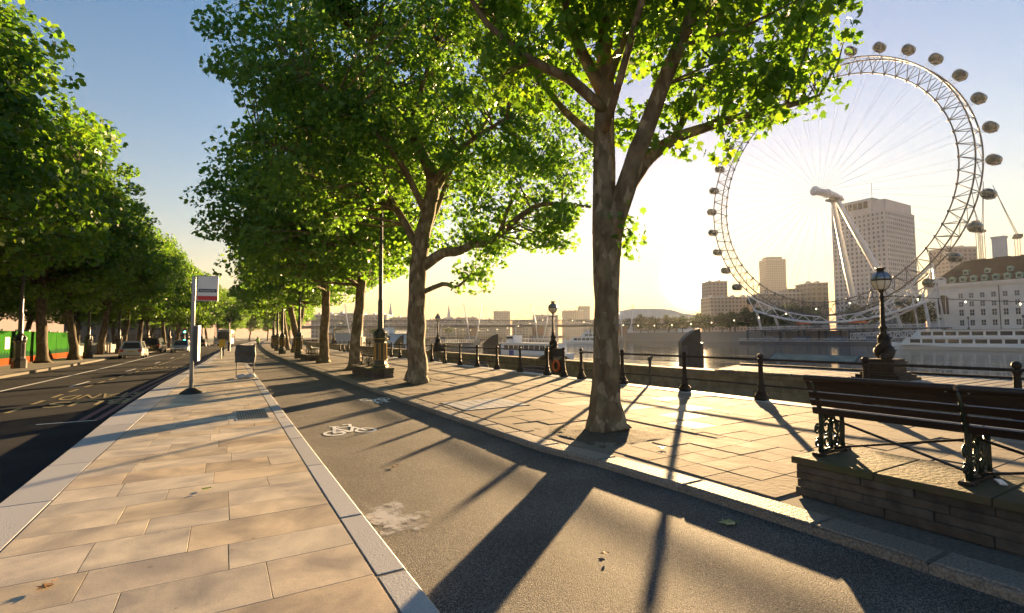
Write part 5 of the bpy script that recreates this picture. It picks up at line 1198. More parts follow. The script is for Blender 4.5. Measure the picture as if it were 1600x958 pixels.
# boarding platform under the wheel
bp_ = thing('boarding_platform', 'white trussed boarding platform and pier under the observation wheel', 'pier', (248, 128, 0))
MB().slab([(-6, -42), (9, -42), (9, 40), (-6, 40)], 2.6, 3.3).build('deck', M['rim_steel'], bp_)
for yy in range(-40, 41, 10):
    for xx in (-5, 8): MB().tube([(xx, yy, -5), (xx, yy, 2.6)], 0.5, 8).build('pile', M['rim_steel'], bp_)
def truss(parent, A, B, h, n, r=0.16, name='truss', m=None, w=0.0):
    A, B = Vector(A), Vector(B); mb = MB(); up = Vector((0, 0, h))
    mb.tube([A, B], r * 1.3, 5); mb.tube([A + up, B + up], r * 1.3, 5)
    for i in range(n):
        p0, p1 = A.lerp(B, i / n), A.lerp(B, (i + 1) / n); mb.tube([p0, p0 + up], r * 0.8, 4); mb.tube([p0 + up, p1], r * 0.8, 4) if i % 2 else mb.tube([p0, p1 + up], r * 0.8, 4)
    mb.tube([B, B + up], r, 4)
    return mb.build(name, m or M['white_steel'], parent)
for xx in (-6, 9): truss(bp_, (xx, -42, 3.3), (xx, 40, 3.3), 1.3, 40, 0.07, 'parapet_truss')
for s in (1, -1):
    pts = [(-1.5, s * y_, 6.2 + 0.0052 * y_ * y_) for y_ in (0, 8, 16, 24, 32, 38)]
    MB().tube(pts, 0.55, 8).build('guide_beam', M['white_steel'], bp_, smooth=True)
    pts2 = [(-1.5, s * y_, 3.3 + 5.6 + 0.0075 * y_ * y_) for y_ in (4, 12, 20, 28, 36, 42)]; mb = MB(); mb.tube(pts2, 0.32, 6)
    for p_, q_ in zip(pts, pts2): mb.tube([p_, q_], 0.2, 5)
    for p_, q_ in zip(pts[1:], pts2): mb.tube([p_, q_], 0.2, 5)
    mb.build('restraint_truss', M['white_steel'], bp_)
    for y_ in (14, 27, 37): MB().tube([(2.5, s * y_, 3.3), (-1.0, s * y_, 6.4 + 0.0052 * y_ * y_)], 0.6, 8).build('column', M['white_steel'], bp_)
    MB().slab([(-5, s * 6), (6, s * 6), (6, s * 24), (-5, s * 24)] if s > 0 else [(-5, -24), (6, -24), (6, -6), (-5, -6)], 5.2, 5.5).build('boarding_ramp', M['rim_steel'], bp_)
    MB().box((0, s * 12, 6.1), (3, 7, 0.8)).build('orange_gate', M['orange'], bp_)
rt = thing('restraint_tower', 'tall white triangular steel frame beside the foot of the wheel', 'steel frame', (248, 96, 0))
N0 = [(0, 22, 8.5), (0, 10, 13.5), (0, 0, 20.5), (0, -8, 29)]; N1 = [(0, 18, 3.3), (0, 6, 8.0), (0, -3, 12.5), (0, -8.5, 19)]
mb = MB(); mb.tube(N0, 0.55, 7); mb.build('top_boom', M['white_steel'], rt)
mb = MB(); mb.tube(N1, 0.45, 7); mb.build('lower_boom', M['white_steel'], rt)
for k, (p_, q_) in enumerate(list(zip(N0, N1)) + list(zip(N0[1:], N1)) + [((4, 0, 20.5), (0, 0, 20.5)), ((0, -8, 29), (9, -8, 1.2)), ((0, -8, 29), (3, -8, 1.2)), ((0, 0, 20.5), (6, 0, 1.2))]): MB().tube([p_, q_], 0.32, 6).build('strut', M['white_steel'], rt)
gw_ = thing('pier_gangway', 'white lattice gangway sloping down to the river pontoon', 'gangway', (232, 88, 0))
for xx in (0, 3): truss(gw_, (xx, -6, -0.2), (xx + 4, 26, -1.6), 2.6, 16, 0.14, 'side_truss')
MB().add([(0, -6, -0.2), (3, -6, -0.2), (7, 26, -1.6), (4, 26, -1.6), (0, -6, -0.4), (3, -6, -0.4), (7, 26, -1.8), (4, 26, -1.8)], [(0, 1, 2, 3), (7, 6, 5, 4), (0, 4, 5, 1), (1, 5, 6, 2), (2, 6, 7, 3), (3, 7, 4, 0)]).build('walkway', M['rim_steel'], gw_)
pt = thing('pontoon', 'long pale pontoon moored below the wheel', 'pontoon', (226, 96, Z_WATER))
MB().chamfer([(-4, -20), (5, -20), (5, 62), (-4, 62)], -0.6, 1.3, 0.15).build('float', M['rim_steel'], pt); truss(pt, (-3.9, -20, 1.3), (-3.9, 62, 1.3), 1.1, 34, 0.06, 'guard_rail')
for k in range(5): MB().mm((-1, -14 + k * 15, 1.3), (3, -8 + k * 15, 3.4)).build('shelter', M['glass_blue'], pt)
MB().mm((-3.5, -24, 0.2), (0, -15, 2.0)).build('red_tender', M['red_paint'], pt)

# ------------------------------------------------------------------ boats
def make_boat(name, label, loc, rz, L, B, decks, hull_m, win_m, cat='boat', bow=0.22, stripe=None, wheelhouse=True):
    """length along local y, bow at +y; z 0 at the waterline"""
    t = thing(name, label, cat, loc, rz); mb = MB(); secs = []
    for u, w, s in ((0, .86, .0), (.1, .96, 0), (.4, 1, 0), (.7, .95, .05), (.86, .7, .18), (.95, .38, .34), (1, .03, .5)):
        yv = -L / 2 + L * u; a = B / 2 * w; zt = 1.3 + s * 1.4
        secs.append([(-a * .75, yv, -.5), (a * .75, yv, -.5), (a, yv, zt * .7), (a, yv, zt), (-a, yv, zt), (-a, yv, zt * .7)])
    for s in secs: mb.v += s
    for i in range(len(secs) - 1):
        for j in range(6): mb.f.append((i * 6 + j, i * 6 + (j + 1) % 6, (i + 1) * 6 + (j + 1) % 6, (i + 1) * 6 + j))
    mb.f += [tuple(range(6))[::-1], tuple(range(36, 42))]; mb.build('hull', hull_m, t)
    if stripe:
        for sx in (-1, 1): MB().mm((sx * B / 2 * 1.0, -L * .46, .25), (sx * B / 2 * 1.015, L * .2, .5)).build('hull_stripe', stripe, t)
    z = 1.3
    for (y0, y1, w, h, nw) in decks:
        a = B / 2 * w; ya, yb = L * y0, L * y1
        mb = MB(); mb.add([(-a, ya, z), (a, ya, z), (a, yb, z), (-a, yb, z), (-a * .96, ya + .3, z + h), (a * .96, ya + .3, z + h), (a * .96, yb - h * .8, z + h), (-a * .96, yb - h * .8, z + h)], [(3, 2, 1, 0), (4, 5, 6, 7), (0, 1, 5, 4), (1, 2, 6, 5), (2, 3, 7, 6), (3, 0, 4, 7)])
        d = mb.build('deckhouse', hull_m, t); st = (yb - h - ya - .6) / nw
        for sx in (-1, 1):
            for k in range(nw):
                y2 = ya + .4 + k * st; x2 = sx * a * .985
                MB().box((x2, y2 + st * .45, z + h * .55), (.07, st * .82, h * .52)).build('window', win_m, d)
        fw = MB().box((0, yb - h * .42, z + h * .55), (a * 1.6, .06, h * .5), rx=0.68); fw.build('front_window', win_m, d)
        MB().box((0, (ya + yb) / 2 - .2, z + h + .05), (a * 2.06, (yb - ya) * .97, .1)).build('deck_edge', hull_m, d); z += h + .1
    mb = MB(); n = 14; a = B / 2 * .9; ya, yb = L * decks[-1][0] + .5, L * decks[-1][1] - 2
    for sx in (-1, 1):
        mb.tube([(sx * a, ya, z + .9), (sx * a, yb, z + .9)], .04, 4)
        for k in range(n + 1): mb.tube([(sx * a, ya + (yb - ya) * k / n, z), (sx * a, ya + (yb - ya) * k / n, z + .9)], .03, 4)
    mb.build('guard_rail', M['white_steel'], t)
    if wheelhouse:
        wy = L * decks[-1][1] - 3.2; w_ = MB().mm((-1.3, wy - 1.2, z), (1.3, wy + 1.2, z + 1.7)).build('wheelhouse', hull_m, t)
        MB().mm((-1.32, wy - .9, z + .8), (1.32, wy + 1.22, z + 1.45)).build('window', win_m, w_)
        mm_ = MB().tube([(0, wy - .6, z + 1.7), (0, wy - .6, z + 4)], .05, 5); mm_.build('mast', M['white_steel'], t)
    return t
xb, yb_ = AT(1424, 150)
make_boat('cruise_boat', 'long white two deck cruise boat moored in front of the stone hall', (xb, yb_ - 17.5, Z_WATER), 0, 46, 8.5, [(-.47, .42, .94, 2.1, 13), (-.44, .36, .9, 2.0, 12)], M['white_paint'], M['glass_dark'], wheelhouse=False)
xb, yb_ = AT(822, 112)
make_boat('river_boat', 'white passenger boat moored behind the lifebuoy lamp with blue square on side', (xb, yb_, Z_WATER), rad(12), 24, 5.6, [(-.42, .30, .88, 2.0, 9)], M['white_paint'], M['glass_dark'])
bsq = MB().box((-2.75, 2.0, 1.2), (.08, 1.5, 1.2)); 
o = bsq.build('blue_panel', M['blue_paint'], [q for q in col.objects if q.name.startswith('river_boat')][0])
xb, yb_ = AT(915, 270)
make_boat('catamaran', 'white river boat beneath the bridge behind the tall tree trunk', (xb, yb_, Z_WATER), rad(40), 26, 6, [(-.45, .34, .9, 2.2, 8), (-.40, .1, .8, 2.0, 5)], M['white_paint'], M['glass_dark'])
xb, yb_ = AT(700, 150)
make_boat('dark_boat', 'low dark hulled boat moored under the third ornate lamp', (xb, yb_, Z_WATER), rad(4), 26, 5.4, [(-.44, .34, .85, 1.7, 8)], mat('dark hull paint', (.05, .06, .07), .5, (.12, .12, .12), .5), M['glass_dark'])
xb, yb_ = AT(608, 130)
make_boat('blue_boat', 'pale blue and white boat glimpsed behind the lamp base', (xb, yb_, Z_WATER), rad(2), 20, 5.2, [(-.42, .32, .88, 2.2, 6), (-.36, .2, .8, 2.0, 4)], mat('pale blue boat paint', (.30, .42, .52), .4), M['glass_dark'])
xb, yb_ = AT(520, 150)
make_boat('grey_boat', 'grey restaurant boat glimpsed between the plane trunks', (xb, yb_, Z_WATER), 0, 34, 6, [(-.45, .4, .9, 2.4, 9), (-.4, .3, .85, 2.2, 7)], mat('grey boat paint', (.25, .27, .28), .5), M['glass_dark'])

# ------------------------------------------------------------------ railway and foot bridge
A0 = Vector((*AT(420, 345), 0)); B0 = Vector((*AT(1032, 385), 0)); bd = (B0 - A0).normalized(); bl = (B0 - A0).length; brz = math.atan2(bd.y, bd.x)
br = thing('river_bridge', 'long pale truss bridge with white masts crossing the river', 'bridge', A0, brz)
MB().mm((0, -5, 7.0), (bl, 5, 8.2)).build('deck', mat('bridge steel', (.14, .15, .15), .6, (.18, .19, .19), .3), br)
for yy in (-5.1, 5.1): truss(br, (0, yy, 8.3), (bl, yy, 8.3), 4.0, 84, 0.16, 'side_truss', M['rim_steel'])
MB().mm((0, -9, 8.4), (bl, -6, 8.8)).build('footway', M['rim_steel'], br)
truss(br, (0, -9, 8.8), (bl, -9, 8.8), 1.2, 60, 0.06, 'footway_rail')
for px in (560, 738, 845, 985):
    u = max(0.0, min(bl, (Vector((*AT(px, 360), 0)) - A0).dot(bd)))
    MB().mm((u - 5, -8, -6), (u + 5, 6, 1.0)).build('pier_base', M['concrete'], br); MB().mm((u - 3.4, -5, 1.0), (u + 3.4, 5, 7)).build('pier', M['brick_pier'], br)
    for s in (-1, 1):
        mb = MB(); mb.tube([(u + s * 2.2, -8.5, -1.5), (u + s * 4.0, -13.0, 10), (u + s * 6.5, -9.5, 24)], [.35, .5, .18], 8); mb.build('mast', M['white_paint'], br)
        for k in range(-3, 4):
            MB().tube([(u + s * 6.5, -9.5, 23.5), (u + s * 6 + k * 5.5, -8, 9)], .05, 4).build('stay', M['white_steel'], br)

# ------------------------------------------------------------------ stone tower across the river
X0, Y0 = 416.6, 174.3; X1, Y1 = 463.0, 211.0; ZT = 101.0
tw = thing('stone_tower', 'broad pale stone office tower behind the observation wheel', 'building', (X0, Y0, 0))
DX, DY = X1 - X0, Y1 - Y0
MB().mm((0, 0, 1.2), (DX, DY, ZT - 9)).build('shaft', M['tower_stone'], tw); MB().mm((0.0, 9, ZT - 9), (DX - 14, DY, ZT)).build('upper_storey', M['tower_stone'], tw)
MB().mm((3, 1, ZT - 9), (DX - 2, 10, ZT - 1.5)).build('upper_storey', M['tower_stone'], tw); MB().mm((1, 8, ZT), (DX - 15, DY - 2, ZT + .8)).build('roof_slab', M['copper'], tw)
MB().tube([(14, 14, ZT), (14, 14, ZT + 15)], .2, 5).build('antenna', M['grey_metal'], tw)
for k in range(7): MB().mm((-.25, 11 + k * 3.6, ZT - 6.5), (-.03, 13.8 + k * 3.6, ZT - 1.6)).build('loggia_opening', mat_once('deep shaded opening', (.03, .03, .03), .8), tw)
wL = MB().box((0, 0, 0), (.5, 1.25, 2.0)).mesh('window', M['glass_blue']); wR = MB().box((0, 0, 0), (1.35, .5, 2.0)).mesh('window', M['glass_blue'])
sill = MB(); cntw = 0; rest = MB()
for r_ in range(25):
    z = ZT - 12.5 - r_ * 3.4
    if z < 5: break
    for c_ in range(12):
        p_ = (0.15, 1.9 + c_ * 3.0, z)
        if cntw < 160: link_mesh('window', wL, None, tw, p_); cntw += 1
        else: rest.box(p_, (.5, 1.25, 2.0))
    for c_ in range(14):
        p_ = (2.2 + c_ * 3.2, 0.15, z)
        if cntw < 300 and r_ < 12: link_mesh('window', wR, None, tw, p_); cntw += 1
        else: rest.box(p_, (1.35, .5, 2.0))
tag(rest.build('lower_windows', M['glass_blue'], tw), kind='stuff')
rb = MB()
for c_ in range(13): rb.mm((-.35, .1 + c_ * 3.0, 4), (-.02, .75 + c_ * 3.0, ZT - 9.5))
tag(rb.build('river_piers', M['tower_stone'], tw), kind='stuff')
rb = MB()
for c_ in range(15): rb.mm((.3 + c_ * 3.2, -.35, 4), (.9 + c_ * 3.2, -.02, ZT - 9.5))
tag(rb.build('side_piers', M['tower_stone'], tw), kind='stuff')

# ------------------------------------------------------------------ stone hall with brown roof
HX, HY0, HY1 = 272.0, 8.0, 99.0
ch = thing('stone_hall', 'long pale stone hall with steep brown roof and green dormers', 'building', (HX, HY1, 0))
Lh = HY1 - HY0; ZE = 21.6; ZR = 32.5
MB().mm((0, -Lh, 1.2), (40, 0, ZE)).build('wall', M['portland'], ch)
mb = MB(); mb.mm((-1.0, -Lh, ZE - .6), (40.5, .8, ZE + .5)); mb.mm((-.6, -Lh, ZE - 1.3), (40.2, .5, ZE - .6)); mb.build('cornice', M['portland'], ch)
for zz in (3.6, 7.3): MB().mm((-.3, -Lh, zz), (-.001, .2, zz + .4)).build('string_course', M['portland'], ch)
rf = MB().add([(-.2, 0, ZE + .5), (40, 0, ZE + .5), (40, -Lh, ZE + .5), (-.2, -Lh, ZE + .5), (11, -10, ZR), (29, -10, ZR), (29, -Lh, ZR), (11, -Lh, ZR)], [(0, 1, 5, 4), (1, 2, 6, 5), (2, 3, 7, 6), (3, 0, 4, 7), (4, 5, 6, 7)]).build('roof', M['tile_brown'], ch)
for k in range(10): MB().mm((10.8, -12 - k * 8.0, ZR - .05), (12.2, -17 - k * 8.0, ZR + .25)).build('ridge_tile', M['tile_brown'], rf)
win = MB().box((0, 0, 0), (.5, 1.35, 2.5)).mesh('window', M['glass_dark']); winl = MB().box((0, 0, 0), (.5, 1.35, 2.0)).mesh('window', M['glass_blue'])
frame_m = MB(); frame_m.mm((-.33, -.05, -1.25), (-.25, .05, 1.25)); frame_m.mm((-.33, -.67, -.05), (-.25, .67, .05)); frame_m.mm((-.42, -.95, -1.5), (-.22, .95, -1.28)); frame_m.mm((-.36, -.95, 1.28), (-.22, .95, 1.5)); frame_m = frame_m.mesh('window_frame', M['portland'])
for c_ in range(22):
    yv = -11.5 - 3.5 * c_
    for (zz, mm2) in ((16.6, winl), (13.0, winl), (9.4, win), (5.0, win)):
        w_ = link_mesh('window', mm2, None, ch, (0.2, yv, zz)); link_mesh('window_frame', frame_m, None, w_)
    if c_ % 4 == 3: MB().tube([(-.35, yv - 1.75, 2), (-.35, yv - 1.75, ZE - 1.3)], .16, 6).build('drainpipe', M['dark_grey'], ch)
aw = MB(); pr_ = [(-1.9, 0), (1.9, 0), (1.9, 6.5)] + [(1.9 * math.cos(a), 6.5 + 1.9 * math.sin(a)) for a in [math.pi * i / 10 for i in range(1, 10)]] + [(-1.9, 6.5)]
n = len(pr_); aw.add([(-.06, p_[0], p_[1]) for p_ in pr_] + [(.4, p_[0], p_[1]) for p_ in pr_], [tuple(range(n))[::-1], tuple(range(n, 2 * n))] + [(i, (i + 1) % n, n + (i + 1) % n, n + i) for i in range(n)])
o = aw.build('arched_window', M['glass_dark'], ch); o.location = (0, -5.4, 9.0)
mb = MB(); mb.tube([(-.2, p_[0] * 1.15, p_[1] * 1.03) for p_ in pr_[2:]], .35, 6); mb.build('arch_surround', M['portland'], o)
for yv in (-.9, .9): MB().mm((-.16, yv - .12, 0), (-.08, yv + .12, 7.6)).build('mullion', M['portland'], o)
dm = MB(); dm.mm((-1, -.95, 0), (3, .95, 1.9)); dm.add([(-1.3, -1.25, 1.9), (-1.3, 1.25, 1.9), (-1.3, .0, 2.5), (3.5, -1.25, 1.9), (3.5, 1.25, 1.9), (3.5, 0, 2.5)], [(0, 1, 2), (3, 5, 4), (0, 2, 5, 3), (1, 4, 5, 2), (0, 3, 4, 1)]); dm = dm.mesh('dormer', M['copper'])
dw = MB().box((-1.02, 0, .95), (.1, 1.1, 1.2)).mesh('dormer_window', M['glass_dark'])
sl = 11.2 / (ZR - ZE - .5)
for row, (zz, st, sc_) in enumerate(((ZE + .9, 3.5, 1.0), (ZE + 4.2, 7.0, .85))):
    for c_ in range(int(72 / st)):
        yv = -9.0 - st * (c_ + (.5 if row else 0)) ; xx = (zz - ZE - .5) * sl + .2
        o = link_mesh('dormer', dm, None, ch, (xx, yv, zz)); o.scale = (sc_,) * 3; link_mesh('dormer_window', dw, None, o)
mb = MB(); mb.mm((-.4, -6.9, ZE + .5), (2, -3.9, ZE + 2.6)); mb.tube([(-.5, -7.0, ZE + 2.6), (-.5, -5.4, ZE + 3.6), (-.5, -3.8, ZE + 2.6)], .3, 6); mb.build('gable_ornament', M['portland'], ch)
for (yv, hh, xx) in ((-21, 41, 12), (-50, 40, 14), (-72, 41, 13)): MB().mm((xx, yv - 2, 28), (xx + 3.5, yv + 2, hh)).build('chimney_stack', M['portland'], ch); MB().mm((xx - .3, yv - 2.3, hh), (xx + 3.8, yv + 2.3, hh + .7)).build('chimney_cap', M['portland'], ch)
# flood wall of the far bank, lamp standards and a row of trees are in front of the hall
ew = thing('embankment_wall', 'grey stone embankment wall along the far bank', 'wall', (260.5, 0, 0))
for k in range(40): MB().mm((0, -40 + k * 8.0 + .02, Z_WATER - 1), (1.2, -40 + (k + 1) * 8.0 - .02, 2.4)).build('wall_bay', M['concrete'], ew)
ew.location = (260.3, 0, 0)
for k, yv in enumerate((50, 66, 82, 100)):
    t = thing('bank_lamp', 'dark lamp standard on the far embankment, %s from the frame edge' % ORD[k], 'street lamp', (261, yv, 2.4), group='lamp standards on the far embankment')
    MB().lathe([(.5, 0), (.3, .6), (.15, 1), (.12, 4), (.35, 4.4), (.35, 4.9), (.1, 5.2)], 8).build('standard', M['iron'], t)

# ------------------------------------------------------------------ skyline
def window_grid(name, wall, glass, sx, sz):
    m = bpy.data.materials.new(name); m.use_nodes = True; N, L = m.node_tree.nodes, m.node_tree.links; b = N["Principled BSDF"]; b.inputs["Roughness"].default_value = .9; b.inputs["Specular IOR Level"].default_value = 0.1
    tc = N.new("ShaderNodeTexCoord"); br_ = N.new("ShaderNodeTexBrick"); br_.offset = 0; br_.inputs["Scale"].default_value = 1; br_.inputs["Mortar Size"].default_value = .9
    br_.inputs["Brick Width"].default_value = sx; br_.inputs["Row Height"].default_value = sz; br_.inputs["Color1"].default_value = rgb(glass); br_.inputs["Color2"].default_value = rgb([g * 1.3 for g in glass]); br_.inputs["Mortar"].default_value = rgb(wall)
    mp = N.new("ShaderNodeMapping"); mp.inputs["Rotation"].default_value = (math.pi / 2, 0, 0); sp_ = N.new("ShaderNodeSeparateXYZ"); cb = N.new("ShaderNodeCombineXYZ")
    L.new(tc.outputs["Object"], sp_.inputs[0]); ad = N.new("ShaderNodeMath"); L.new(sp_.outputs[0], ad.inputs[0]); L.new(sp_.outputs[1], ad.inputs[1]); L.new(ad.outputs[0], cb.inputs[0]); L.new(sp_.outputs[2], cb.inputs[1])
    L.new(cb.outputs[0], br_.inputs["Vector"]); L.new(br_.outputs[0], b.inputs["Base Color"]); return m
WG = [window_grid('pale office grid', (.36, .32, .27), (.14, .13, .12), 3.4, 3.6), window_grid('grey office grid', (.28, .27, .26), (.12, .12, .13), 4, 3.4), window_grid('warm block grid', (.30, .27, .22), (.16, .14, .12), 5, 4), window_grid('darkened stone grid', (.11, .10, .085), (.03, .03, .03), 4, 3.8)]  # last grid's colour darkened so sunlit walls across the road stay dim
def block(name, label, px0, px1, D, ztop, deep, wm, crown=None, z0=1.0):
    x0, y0 = AT(px0, D); x1, y1 = AT(px1, D); w = math.hypot(x1 - x0, y1 - y0)
    t = thing(name, label, 'building', (x0, y0, 0), math.atan2(y1 - y0, x1 - x0), group='buildings on the skyline')
    MB().mm((0, 0, z0), (w, deep, ztop)).build('walls', wm, t); MB().mm((-.4, -.4, ztop), (w + .4, deep + .4, ztop + 1.0)).build('parapet', M['tower_stone'], t)
    for (u0, u1, zz) in (crown or ()): MB().mm((w * u0, deep * .2, ztop + 1.0), (w * u1, deep * .8, zz)).build('roof_block', wm, t)
    n = max(2, int(w / 9))
    for k in range(n): MB().mm((w * (k + .35) / n, deep * .3, ztop + 1), (w * (k + .55) / n, deep * .5, ztop + 3)).build('roof_plant', M['tower_stone'], t)
    return t
def zof(py, px, D): return CAM_H + (523 - (px - 800) * .008 - py) / 780 * D
block('tall_tower', 'slim tall tower right of the sun glow on the skyline'.replace(' right of', ' beyond'), 1201, 1231, 760, zof(405, 1215, 760), 24, WG[0], [(.1, .9, zof(400, 1215, 760))])
block('square_tower', 'squat square tower beside the sun', 1108, 1138, 520, zof(440, 1122, 520), 20, WG[1])
block('long_block', 'long low office block beneath the slim tall tower', 1110, 1196, 470, zof(465, 1150, 470), 24, WG[0])
block('river_block', 'stepped office block left of the wheel legs'.replace(' left of', ' just before'), 1196, 1268, 430, zof(459, 1230, 430), 22, WG[0], [(.55, .95, zof(450, 1240, 430))])
block('corner_block', 'pale block with tall corner between wheel hub and slim tower', 1268, 1296, 420, zof(443, 1280, 420), 22, WG[2])
block('side_wing', 'lower stone wing at the foot of the broad stone tower', 1408, 1446, 330, zof(462, 1425, 330), 26, WG[1])
block('blue_block', 'dark glass block behind the brown roofed hall', 1488, 1532, 420, zof(386, 1510, 420), 20, WG[1])
sky_l = [(880, 912, 900, 477, 0), (833, 872, 820, 484, 1), (800, 836, 760, 493, 2), (771, 797, 800, 478, 1), (744, 772, 740, 491, 0), (712, 744, 700, 488, 2), (676, 712, 680, 490, 1), (640, 678, 640, 492, 0), (602, 642, 560, 488, 2), (560, 604, 520, 484, 0), (520, 562, 480, 482, 2), (486, 522, 450, 484, 0), (905, 922, 980, 470, 1), (925, 975, 700, 492, 2)]
nm = ['rounded tall block above the bridge', 'broad hazy block above the bridge', 'low hazy block above the bridge deck', 'narrow hazy tower beside the white masts', 'hazy warehouse beyond the bridge', 'low hazy terrace past the white masts', 'hazy block behind the third ornate lamp', 'hazy block behind the second plane tree', 'pale riverside palace behind the lamp base', 'pale long palace front between trunks', 'pale stone front beyond the plane trunks', 'pale stone front farthest into the trees', 'slim hazy tower beside the lifebuoy lamp', 'low hazy block behind the tall tree trunk']
for (a, b, D, py, k), l in zip(sky_l, nm): block('skyline_block', l, a, b, D, zof(py + 9, (a + b) / 2, D), 24, WG[k], z0=-4)
# curved roof concert hall
x0, y0 = AT(974, 430); x1, y1 = AT(1094, 430); w = math.hypot(x1 - x0, y1 - y0)
fh = thing('concert_hall', 'low concert hall with curved roof in the sun glow', 'building', (x0, y0, 0), math.atan2(y1 - y0, x1 - x0))
zt = zof(482, 1030, 430); pts = [(0, zt - 6), (2, zt - 1.0), (w * .12, zt), (w * .5, zt - .2), (w * .62, zt - 1.2), (w * .78, zt - 4.5), (w, zt - 6)]
mb = MB(); n = len(pts); mb.add([(p_[0], 0, p_[1]) for p_ in pts] + [(p_[0], 40, p_[1]) for p_ in pts] + [(p_[0], 0, 1) for p_ in pts] + [(p_[0], 40, 1) for p_ in pts], [(i, i + 1, n + i + 1, n + i) for i in range(n - 1)] + [(2 * n + i, 2 * n + i + 1, i + 1, i) for i in range(n - 1)] + [(0, n, 3 * n, 2 * n), (n - 1, 3 * n - 1, 4 * n - 1, 2 * n - 1)])
mb.build('hall_body', M['portland'], fh); MB().mm((w * .12, -1.5, 4), (w * .7, -.02, zt - 9)).build('glazed_front', WG[2], fh)
# spires and a dome
for k, (px, D, py, l) in enumerate(((701, 700, 475, 'slender spire on the hazy skyline beside the third ornate lamp'), (610, 600, 473, 'small spire above the pale palace front'))):
    x, y = AT(px, D); t = thing('church_spire', l, 'spire', (x, y, 0)); z = zof(py, px, D)
    MB().mm((-3, -3, 0), (3, 3, z * .6)).build('tower', M['tower_stone'], t); MB().lathe([(3, z * .6), (.1, z)], 8).build('spire', M['tower_stone'], t)
# cranes
def crane(label, px, D, ptop, jib):
    x, y = AT(px, D); z = zof(ptop, px, D); t = thing('tower_crane', label, 'crane', (x, y, 0), -YAW, group='tower cranes behind the hall')
    mb = MB(); s = 1.1
    for a in (-s, s):
        for b in (-s, s): mb.tube([(a, b, 1), (a, b, z)], .26, 4)
    k = 20.0
    while k < z - 3:
        for a in (-s, s): mb.tube([(a, -s, k), (a, s, k + 3)], .1, 4); mb.tube([(-s, a, k), (s, a, k + 3)], .1, 4)
        k += 3
    mb.build('mast', M['rim_steel'], t); MB().box((0, 0, z + 1), (4, 4, 2.2)).build('cab', M['dark_grey'], t)
    J = Vector((jib[0], 0, jib[1])); mb = MB(); b0 = Vector((0, 0, z + 2)); pv = Vector((0, 0, 1.6)) if abs(jib[0]) > abs(jib[1]) else Vector((1.6, 0, 0))
    mb.tube([b0, b0 + J], .3, 4); mb.tube([b0 + pv, b0 + J], .3, 4)
    for i in range(14): mb.tube([b0 + J * (i / 14), b0 + pv * (1 - (i + .5) / 14) + J * ((i + .5) / 14)], .09, 4); mb.tube([b0 + J * ((i + 1) / 14), b0 + pv * (1 - (i + .5) / 14) + J * ((i + .5) / 14)], .09, 4)
    mb.build('jib', M['rim_steel'], t); MB().box((-J.x * .18 - 2, 0, z + 2.5), (5, 3, 2.6)).build('counterweight', M['dark_grey'], t)
crane('tower crane with near vertical jib behind the wheel rim', 1542, 420, 362, (4, 42)); crane('shorter tower crane tucked behind the wheel capsules', 1536, 440, 350, (-3, 16)); crane('tower crane with jib leaning over the hall roof', 1597, 400, 372, (-17, 42))
# pale buildings behind the trees across the road
for k, (x, y, w_, d_, h_, l) in enumerate(((-62, 40, 22, 60, 22, 'pale stone building glimpsed behind the hoarding trees'), (-58, 112, 22, 70, 24, 'pale stone building glimpsed beyond the garden trees'), (-30, 250, 40, 20, 20, 'pale building closing the street beyond the garden'))):
    t = thing('stone_building', l, 'building', (x, y, 0), group='stone buildings across the road'); MB().mm((-w_ / 2, -d_ / 2, 0), (w_ / 2, d_ / 2, h_)).build('walls', WG[3], t); MB().mm((-w_ / 2 - .6, -d_ / 2 - .6, h_), (w_ / 2 + .6, d_ / 2 + .6, h_ + 1)).build('cornice', M['portland'], t)
    rr_ = MB().add([(-w_ / 2, -d_ / 2, h_ + 1), (w_ / 2, -d_ / 2, h_ + 1), (w_ / 2, d_ / 2, h_ + 1), (-w_ / 2, d_ / 2, h_ + 1), (0, -d_ / 2 + 6, h_ + 7), (0, d_ / 2 - 6, h_ + 7)], [(0, 1, 4), (1, 2, 5, 4), (2, 3, 5), (3, 0, 4, 5)]); rr_.build('roof', M['dark_grey'], t)
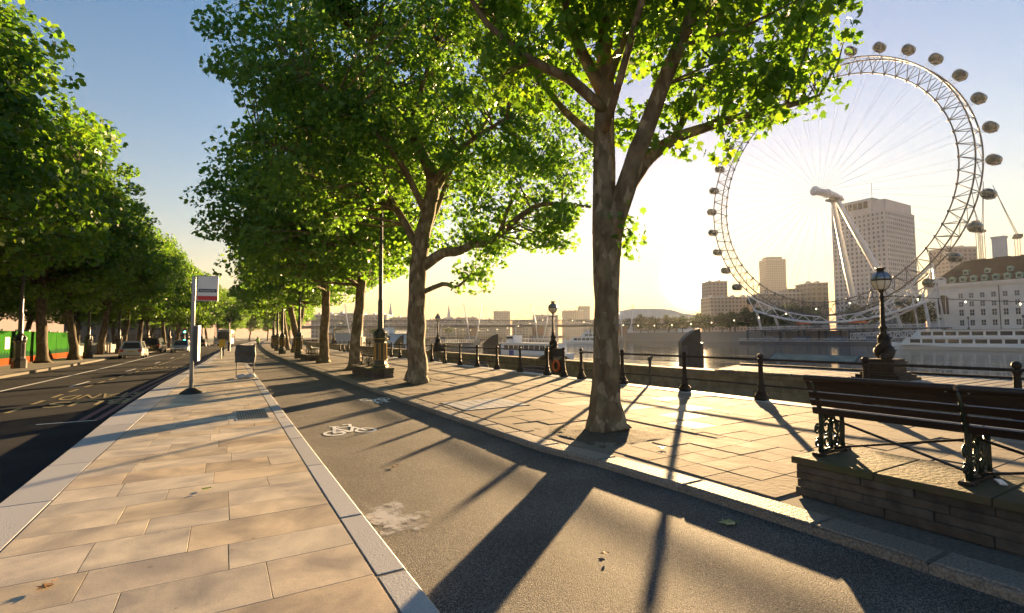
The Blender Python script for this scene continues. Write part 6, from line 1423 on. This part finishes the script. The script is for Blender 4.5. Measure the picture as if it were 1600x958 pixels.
# ------------------------------------------------------------------ fallen leaves and scraps
lm = [leaf_mat('fallen green leaf', [(.10, .20, .03), (.12, .22, .04)], .2), mat('dry brown leaf', (.22, .10, .03), .7, (.30, .15, .05), 20)]
def fallen(label, x, y, z, s, m, rz):
    P = [(p_[0] * s, p_[1] * s, (.04 + .25 * p_[0] ** 2 + .1 * abs(p_[1])) * s) for p_ in LEAF_PALM]; n = len(P); mb = MB()
    mb.add(P + [(0, 0, .01)], [(n, i, (i + 1) % n) for i in range(n)]); mb.tube([(0, -.45 * s, .02), (.05 * s, -.8 * s, .02)], .004, 4)
    o = mb.build('fallen_leaf', m); o.location = (x, y, z); o.rotation_euler = (0, 0, rz); tag(o, label, 'leaf', 'fallen leaves')
fallen('green fallen leaf on the cycleway in the kerb shadow', 4.02, 3.05, Z_CYC + .004, .16, lm[0], 1.0); fallen('small green leaf on the paving squares by the tree pit', 5.5, 5.2, .008, .14, lm[0], 2.2)
fallen('curled leaf on the sunlit cycleway', 2.65, 3.15, Z_CYC + .004, .06, lm[1], .4); fallen('brown curled leaf on the footpath flags near the camera', -.98, 4.5, .005, .10, lm[1], 2.4)
fallen('yellow green leaf in the middle of the footpath', -.12, 6.45, .005, .09, lm[0], .9); fallen('dry leaf beside the drain grating', 1.1, 11.2, .005, .12, lm[1], 0); fallen('leaf scrap far out on the cycleway', 2.0, 6.6, Z_CYC + .004, .1, lm[1], 1.8)
fallen('small leaf in the soil beside the tree trunk', 5.1, 7.1, .0, .12, lm[0], .2)
lt = MB().box((0, 0, .008), (.16, .05, .012), rz=.5).build('paper_scrap', M['white_paint']); lt.location = (5.62, 1.62, .388); tag(lt, 'white paper scrap on the plinth under the bench', 'litter')
# ------------------------------------------------------------------ the golden morning air
hz = MB().mm((-900, -250, -6.6), (1700, 1300, 160)).build('haze', None)
tag(hz, kind='stuff')
hm = bpy.data.materials.new('haze'); hm.use_nodes = True; hn = hm.node_tree.nodes; hn.clear()
ho = hn.new("ShaderNodeOutputMaterial"); hv = hn.new("ShaderNodeVolumePrincipled")
hv.inputs["Color"].default_value = (0.94, 0.97, 1.0, 1); hv.inputs["Density"].default_value = 0.00007; hv.inputs["Anisotropy"].default_value = 0.35
hm.node_tree.links.new(hv.outputs[0], ho.inputs["Volume"]); hz.data.materials.append(hm)
